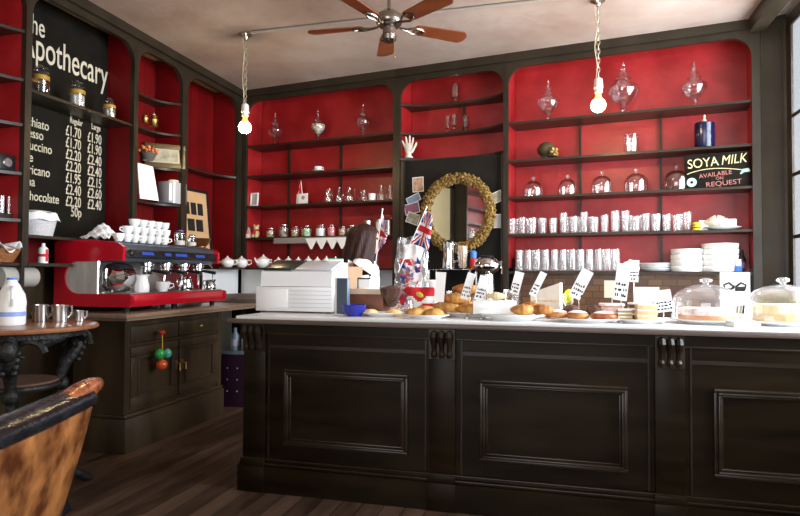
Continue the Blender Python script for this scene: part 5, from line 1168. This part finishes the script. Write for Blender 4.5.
# plate C: croissants and pains
plate('white plate heaped with golden pastry twists behind the first price cards', 468, 3.66, .17, k=1.2)
tw = [(448, 3.53, .013, .20, .034, 5, 'long golden pastry at the front left of the heap'), (470, 3.50, .013, .17, .033, -6, 'long golden pastry at the front middle of the heap'), (483, 3.50, .013, .12, .030, 12, 'short golden pastry at the front right of the heap'),
      (445, 3.61, .013, .18, .036, 0, 'golden pastry at the back left of the heap'), (467, 3.60, .013, .18, .038, 8, 'golden pastry at the back middle of the heap'), (456, 3.565, .070, .19, .034, -12, 'golden pastry lying across the middle of the heap'), (466, 3.58, .130, .16, .032, 6, 'topmost golden pastry of the heap')]
for (px, Y, z, L_, r, rt, lab) in tw: pastry('pastry_twist', lab, px, Y+.07, z+.006, cro(L_, r, .25), PASTRY if z < .1 else PASTRYD, R(rt))
# plate D: oval dish with tray and croissants
plate('large oval white platter in the centre carrying croissants and a white tray', 513, 3.46, .185, sy=.75, k=1.5)
t = thing('white_dish', 'deep white rectangular dish standing on the oval platter', 'dish', (cx(497, 3.50), 3.50, CT+.030), R(4))
m = MB(); m.box(-.125, .105, -.05, .05, 0, .008)
for q in ((-.125, .105, -.055, -.047), (-.125, .105, .047, .055), (-.13, -.122, -.055, .055), (.10, .108, -.055, .055)): m.box(q[0], q[1], q[2], q[3], 0, .075, .002)
m.build('dish', WHITE, t)
pastry('eclair', 'pale glazed eclair resting on the white dish', 497, 3.50, .107, cro(.12, .024, .2), mat('pale_glaze', (.80, .62, .28), .3, c2=(.85, .75, .5), scale=12), R(-8))
pastry('croissant', 'glossy croissant right of the white dish, front one', 523, 3.43, .030, cro(.13, .032), PASTRY, R(10))
pastry('croissant', 'darker croissant at the right end of the oval platter', 542, 3.45, .030, cro(.13, .032), PASTRYD, R(-8))
pastry('croissant', 'croissant perched at the back of the oval platter', 531, 3.53, .040, cro(.12, .032), PASTRYD, R(0))
# wrapped sandwiches behind
t = thing('wrapped_sandwich', 'pale wrapped sandwich wedge standing behind the croissants', 'sandwich', (cx(552, 3.66), 3.70, CT), R(-8))
m = MB(); m.prism([(-.115, 0), (.055, 0), (.050, .205), (-.115, .145)], lambda p: (p[0], -.055, p[1]), lambda p: (p[0], .055, p[1])); m.build('bread', mat('pale_bread', (.82, .74, .62), .8, c2=(.86, .82, .74), scale=25), t)
m = MB(); m.box(-.113, .050, -.058, -.054, .095, .105); m.build('filling', mat('salmon_filling', (.72, .42, .30), .6, c2=(.8, .7, .4), scale=50), t)
# plate E: iced danish
plate('white plate of iced pastries right of centre', 585, 3.45, .185)
for (px, Y, l, rt, lab) in ((556, 3.46, .068, 8, 'iced pastry at the left end of its plate'), (577, 3.43, .062, -5, 'iced pastry in the middle of its plate'), (604, 3.42, .075, 3, 'iced jam slice at the right end of its plate')):
    t = pastry('iced_pastry', lab, px, Y, .018, bun(l, .045, .042), PASTRYD if px != 604 else JAM, R(rt)); m = MB(); m.lathe([(.001, 1.02), (.4, .97), (.62, .86), (.78, .72)], seg=18, M=Matrix.Diagonal((l, .045, .044)).to_3x3(), ripple=(.12, 5)); m.build('icing', ICING, t)
for (px, Y, z, l, lab) in ((571, 3.63, .0, .062, 'dark chocolate muffin top behind the iced pastries, left'), (594, 3.64, .0, .065, 'dark chocolate muffin top behind the iced pastries, right')):
    pastry('chocolate_cake', lab, px, Y, z, bun(l, .05, .085), CHOC)
t = thing('jam_sponge', 'pink layered sponge slice with a white top behind the iced slice', 'cake', (cx(613, 3.66), 3.66, CT+.001), R(3))
m = MB(); m.box(-.07, .055, -.035, .035, 0, .075, .006); m.build('sponge', mat('pink_sponge', (.60, .26, .20), .7, c2=(.75, .5, .42), scale=30), t); m = MB(); m.box(-.075, .058, -.04, .04, .076, .092, .005); m.build('icing', ICING, t)
t = thing('lemon_half', 'bright yellow-green lemon wedge in a small glass beside the price card', 'lemon', (cx(568, 3.74), 3.74, CT+.085), 0)
m = MB(); m.ball((0, 0, .042), (.026, .022, .042), 14, 10, Matrix.Rotation(R(12), 3, 'Y')); m.build('flesh', mat('lemon_green', (.62, .62, .02), .4), t)
t = thing('lemon_stand', 'small clear glass holding the lemon wedge', 'glass', (cx(568, 3.74), 3.74, CT)); m = MB(); m.lathe([(.001, 0), (.03, 0), (.028, .004), (.006, .01), (.006, .06), (.03, .085), (.04, .14)], seg=18); m.build('glass', GLASSD, t)
# plate F: cake slices
plate('white plate of cake slices left of the glass domes', 641, 3.46, .135)
for (px, Y, lay, h, w_, lab) in ((624, 3.44, 'olive', .055, .075, 'small green-brown cake cube on the slices plate'), (646, 3.42, 'sponge', .085, .10, 'pale layered sponge slice at the front of the slices plate'), (640, 3.52, 'choc', .085, .12, 'layered chocolate slice at the back of the slices plate')):
    t = thing('cake_slice', lab, 'cake', (cx(px, Y), Y, CT+.017), R(5), 'slices of cake'); n_ = 3; hh = h/n_
    ms = {'olive': mat('olive_cake', (.32, .24, .06), .7, c2=(.5, .4, .15), scale=30), 'sponge': SPONGE, 'choc': CHOC}[lay]
    for i in range(n_):
        m = MB(); m.box(-w_/2, w_/2, -.034, .034, i*hh+.002, (i+1)*hh-.006, .003); m.build('layer', ms if lay != 'choc' or i != 1 else PASTRYD, t)
    m = MB()
    for i in range(n_): m.box(-w_/2+.002, w_/2-.002, -.032, .032, (i+1)*hh-.006, (i+1)*hh+.002)
    m.build('cream', ICING, t)
for (px, Y, z, w_, h_, rt, lab) in ((612, 3.76, .12, .085, .10, -3, 'cream coloured blank card behind the pink sponge'), (647, 3.68, .10, .13, .085, 8, 'blank white card behind the cake slices')):
    t = thing('blank_card', lab, 'card', (cx(px, Y), Y, CT), R(rt)); m = MB(); m.box(-w_/2, w_/2, -.002, .002, z, z+h_); m.build('card', PAPER if px > 620 else mat('cream_card', (.85, .80, .62), .8), t); m = MB(); m.tube([(0, .004, 0), (0, .004, z+.04)], .004, 6); m.lathe([(.03, 0), (.03, .006), (.001, .006)], seg=14, cap0=True); m.build('stand', STEEL, t)
# price cards on little stands
PCARDS = [(468, 286, 8, 27, 16, 3.52, 'leftmost tilted price card, over the golden pastry heap'), (482, 288, 10, 25, 14, 3.50, 'tilted price card just left of the white dish'), (517, 283, 9, 23, 14, 3.64, 'tilted price card left of the wrapped sandwich'), (538, 284, 7, 26, 26, 3.58, 'slim tilted price card in front of the wrapped sandwich'),
          (581, 284, 12, 31, 27, 3.555, 'large tilted price card beside the lemon wedge'), (622, 282, 13, 37, 8, 3.47, 'tall price card standing among the cake slices'), (663, 301, 17, 22, -8, 3.40, 'wide price card with bold lettering left of the glass domes'), (440, 287, 10, 30, 3, 3.55, 'blank white upright card left of the pastry heap'), (634, 271, 9, 22, 4, 3.66, 'white price card behind the tall card')]
for (px, py, w_, h_, ang, Y, lab) in PCARDS:
    P = on_y(px, py, Y); k = ppm(P); w = w_/k; h = h_/k
    t = thing('price_card', lab, 'price card', (P.x, Y, CT), 0, 'price cards standing along the bar')
    zc = P.z-CT; M_ = Matrix.Translation((0, 0, zc)) @ Matrix.Rotation(R(ang), 4, 'Y') @ Matrix.Rotation(R(-8), 4, 'X')
    m = MB(); m.box(-w/2, w/2, -.0015, .0015, -h/2, h/2, 0, M_); m.build('card', PAPER, t)
    m = MB(); b = M_ @ Vector((0, .004, -h*.2)); m.tube([(b.x*.6, .006, .0), (b.x*.8, .006, max(.02, b.z*.6)), b], .003, 6); m.lathe([(.022, 0), (.022, .005), (.001, .007)], (b.x*.6, .006, 0), 12, cap0=True); m.build('stand', STEEL, t)
    if px != 440:
        m = MB(); rr = random.Random(px)
        rows = 3 if h_ > w_ else 2
        for i in range(rows):
            z0 = -h/2+h*(.10+.15*i) if h_ > w_ else -h*.3+h*.38*i; x = -w*.40
            while x < w*.34:
                q = w*rr.uniform(.06, .14); hh = h*rr.uniform(.05, .085) if h_ > w_ else h*rr.uniform(.12, .22); m.box(x, x+q, -.0026, -.0016, z0, z0+hh, 0, M_ @ Matrix.Rotation(R(rr.uniform(-8, 8)), 4, 'Y')); x += q*1.5
        m.build('handwriting', INK, t)
# goblet of chocolate beans
t = thing('goblet', 'footed glass goblet filled with brown chocolate beans', 'glass', (cx(391, 3.66), 3.66, CT))
m = MB(); m.lathe([(.001, 0), (.045, 0), (.042, .004), (.009, .012), (.009, .03), (.024, .045), (.066, .125), (.076, .170)], seg=24); m.build('glass', film('fine_glass', base=.02, edge=.45), t)
m = MB(); m.lathe([(.001, .045), (.022, .048), (.063, .125), (.072, .163), (.001, .182)], seg=22); rr = random.Random(5)
for k in range(70): a = rr.random()*6.283; z = rr.uniform(.06, .16); q = .025+(z-.048)*.40; m.ball((q*math.cos(a), q*math.sin(a), z), .007, 6, 4)
m.build('beans', CHOC, t)
# cellophane bag of flags and bunting
xg = cx(404, 3.72)
t = thing('cellophane_bag', 'tall crumpled clear cellophane bag of red white and blue party goods', 'bag', (xg+.03, 3.80, CT))
CELL = film('cellophane', base=.10, edge=.5, rough=.15, milk=.08)
m = MB(); rr = random.Random(11)
def bagf(u, v):
    a = 6.283*u; w = .085+.02*math.sin(math.pi*v*.9)-.004*v; k = 1+.09*math.sin(a*5+v*7)+.06*math.sin(a*11-v*13)
    return ((w*math.cos(a)*k), .055*math.sin(a)*k*(1-.35*v), .002+.475*v+.012*math.sin(a*3)*v)
m.grid(bagf, 44, 22); m.build('bag', CELL, t, angle=25)
m = MB(); m.grid(lambda u, v: ((u-.5)*.12+.012*math.sin(v*9), .012*math.sin(u*9+v*5)-.005, .21+.235*v-.03*abs(u-.4)), 10, 12); m.grid(lambda u, v: ((u-.5)*.13, -.022+.012*math.sin(u*7), .02+.17*v+.01*math.sin(u*8)), 10, 8); m.build('white_paper_goods', PAPER, t, solid=.002)
rr = random.Random(4)
for col, nm, nn in ((URED, 'red_favour', 26), (UBLUE, 'blue_favour', 11)):
    for k in range(nn):
        m = MB(); M_ = Matrix.Translation((rr.uniform(-.055, .055), -.040+rr.uniform(-.008, .010), rr.uniform(.03, .34))) @ Matrix.Rotation(rr.uniform(-1.2, 1.2), 4, 'Y') @ Matrix.Rotation(rr.uniform(-.3, .3), 4, 'X'); m.prism([(-.026, .012), (.026, .008), (.004, -.018)], lambda p: M_ @ Vector((p[0], -.002, p[1])), lambda p: M_ @ Vector((p[0], .002, p[1]))); m.build(nm, col, t)
def jack(u, v):
    x, y = (u-.5)*2, (v-.5)*1.2
    if abs(x) < .12 or abs(y) < .12: return 2
    if abs(x) < .21 or abs(y) < .21: return 1
    for s in (1, -1):
        d = (y-s*.6*x)/1.166
        if abs(d) < .05: return 2
        if abs(d) < .13: return 1
    return 0
def flag(label, px0, py0, pts, Y, sx=.011):
    """a paper flag: four corner picture points, gently waved, on a stick stuck in the bag"""
    c = [on_y(p[0], p[1], Y) for p in pts]; P = c[0]
    t = thing('union_flag', label, 'flag', P, 0, 'union flags on sticks')
    def f(u, v):
        a = c[0]*(1-u)*(1-v)+c[1]*u*(1-v)+c[2]*u*v+c[3]*(1-u)*v
        return a-P+Vector((0, .016*math.sin(u*5.5)+.006*math.sin(v*4), 0))
    m = MB(); m.grid(f, 44, 34, jack); m.build('cloth', [UBLUE, UWHITE, URED], t, solid=.0008)
    top = c[0]+(c[0]-c[3]).normalized()*.025; bot = c[3]+(c[3]-c[0]).normalized()*.20
    m = MB(); m.tube([top-P, bot-P], .0035, 6); m.ball(top-P, .006, 8, 6); m.build('stick', PAPER, t); return t
flag('union flag drooping to the right of the cellophane bag', 0, 0, [(425, 211), (433, 216), (429, 250), (411, 243)], 3.70)
flag('narrow union flag beside the woman\'s face', 0, 0, [(382, 213), (388, 232), (386, 243), (377, 252)], 3.78)
# packets
t = thing('sweet_packet', 'red and white printed sweet packet leaning on the cellophane bag', 'packet', (cx(420, 3.62), 3.63, CT), R(-6))
m = MB()
def pk(u, v): 
    return ((u-.5)*.17*(1-.08*math.sin(v*6)), -.045*math.sin(math.pi*u)*math.sin(math.pi*v)-.01*math.sin(u*9), .002+.17*v)
m.grid(pk, 16, 16, lambda u, v: 0 if (v > .60+.1*math.sin(u*9) or (u > .5+.1*math.sin(v*20) and v < .42)) else 1); m.grid(lambda u, v: Vector(pk(u, v))+Vector((0, .045*math.sin(math.pi*u)*math.sin(math.pi*v)+.004, 0)), 8, 8); m.build('packet', [URED, PAPER], t, angle=80)
m = MB(); m.ball((.012, -.048, .128), (.026, .006, .015), M=Matrix.Rotation(R(25), 3, 'Y')); m.build('yellow_print', mat('print_yellow', (.75, .55, .08), .5), t)
t = thing('pepper_pot', 'small steel-topped glass shaker standing before the sweet packet', 'shaker', (cx(408.5, 3.53), 3.545, CT))
m = MB(); m.lathe([(.001, 0), (.024, 0), (.026, .06), (.02, .075), (.001, .075)], seg=14); m.build('glass', GLASSD, t); m = MB(); m.lathe([(.022, .074), (.022, .095), (.001, .105)], seg=14); m.build('cap', STEEL, t)
t = thing('white_takeaway_tub', 'low white paper tub behind the sweet packet', 'tub', (cx(433, 3.85), 3.85, CT)); m = MB(); m.lathe([(.001, 0), (.042, 0), (.05, .205), (.054, .21), (.05, .215), (.001, .215)], seg=20); m.build('tub', PAPER, t)
# small glass cups stacked beside the pastries
for (px, Y, h, lab) in ((455, 3.70, .15, 'clear glass dish behind the pastry heap, left'), (473, 3.74, .17, 'clear glass dish behind the pastry heap, right'), (512, 3.75, .16, 'clear footed glass left of the wrapped sandwich')):
    t = tumbler('sundae_glass', lab, (cx(px, Y), Y, CT), .042, .055, h, 'sundae glasses behind the pastries', GLASSD, foot=True)
# cake stands with glass domes
def dome(label, px, Y, r, h, cakem, topm, ch=.06):
    t = thing('cake_dome', label, 'cake stand', (cx(px, Y), Y, CT)); m = MB(); m.lathe([(a*r*1.06, b) for a, b in PLM], seg=40); m.build('plate', WHITE, t)
    m = MB(); pr = [(r, .014), (r*1.01, .02), (r, h*.45)]
    for k in range(1, 8): a = math.pi/2*k/8; pr.append((r*math.cos(a), h*(.45+.40*math.sin(a))))
    pr.append((.001, h*.85)); m.lathe(pr, seg=40); m.build('dome', film('dome_glass', base=.10, edge=.8, rough=.03, milk=.05), t)
    m = MB(); m.lathe([(.014, h*.845), (.012, h*.87), (.03, h*.92), (.030, h*.96), (.018, h*.995), (.001, h)], seg=18); m.build('knob', MILKG, t)
    c = thing('round_cake', 'round iced cake under '+('the left glass dome' if px < 720 else 'the right glass dome'), 'cake', (cx(px, Y), Y, CT+.0185)); m = MB(); m.lathe([(.001, 0), (r*.80, .002), (r*.82, .01), (r*.82, ch), (r*.001, ch)], seg=36); m.build('sponge', cakem, c); m = MB(); m.lathe([(r*.825, ch*.55), (r*.835, ch), (r*.80, ch+.012), (.001, ch+.014)], seg=36); m.build('icing', topm, c)
dome('clear glass cake dome with a knob covering an iced cake, left of the pair', 706, 3.56, .168, .24, mat('orange_sponge', (.72, .34, .12), .8), ICING, .05)
dome('wide clear glass cake dome at the right end of the bar', 783, 3.55, .168, .245, SPONGE, mat('lemon_icing', (.85, .72, .40), .5), .075)
t = thing('menu_card', 'square white notice card standing between the two glass domes', 'card', (cx(735, 3.80), 3.80, CT), R(-3))
m = MB(); m.box(-.075, .075, -.002, .002, .0, .27); m.build('card', PAPER, t)
m = MB()
for s_ in (-1, 1): m.tube([(.0+s_*.004, -.004, .19), (s_*.03, -.004, .212), (s_*.055, -.004, .20), (s_*.05, -.004, .178), (s_*.02, -.004, .176), (s_*.004, -.004, .188)], .006, 6)
m.box(-.0, .05, -.006, -.004, .165, .19); m.build('printed_bow', INK, t)
m = MB(); m.box(-.06, .06, .004, .05, 0, .006); m.tube([(0, .045, .005), (0, .004, .2)], .004, 6); m.build('stand', STEEL, t)
t = thing('price_ticket', 'small white ticket with bold black strokes before the notice card', 'ticket', (cx(733, 3.50), 3.50, CT), R(4))
m = MB(); m.box(-.055, .055, -.002, .002, 0, .135); m.build('ticket', PAPER, t); m = MB()
for i in range(5): m.box(-.022+.0145*i, -.014+.0145*i, -.0035, -.002, .062, .105, 0, Matrix.Rotation(R(6), 4, 'Y'))
m.build('black_strokes', INK, t); m = MB(); m.box(-.03, .03, .002, .04, 0, .006); m.build('foot', STEEL, t)
t = thing('napkin_pile', 'pile of folded white napkins beneath the price ticket', 'napkin', (cx(743, 3.36), 3.36, CT), R(7)); m = MB()
for i in range(6): m.box(-.06+.003*math.sin(i*2), .06, -.05, .045, .005*i, .0045+.005*i)
m.build('napkins', CLOTH, t)
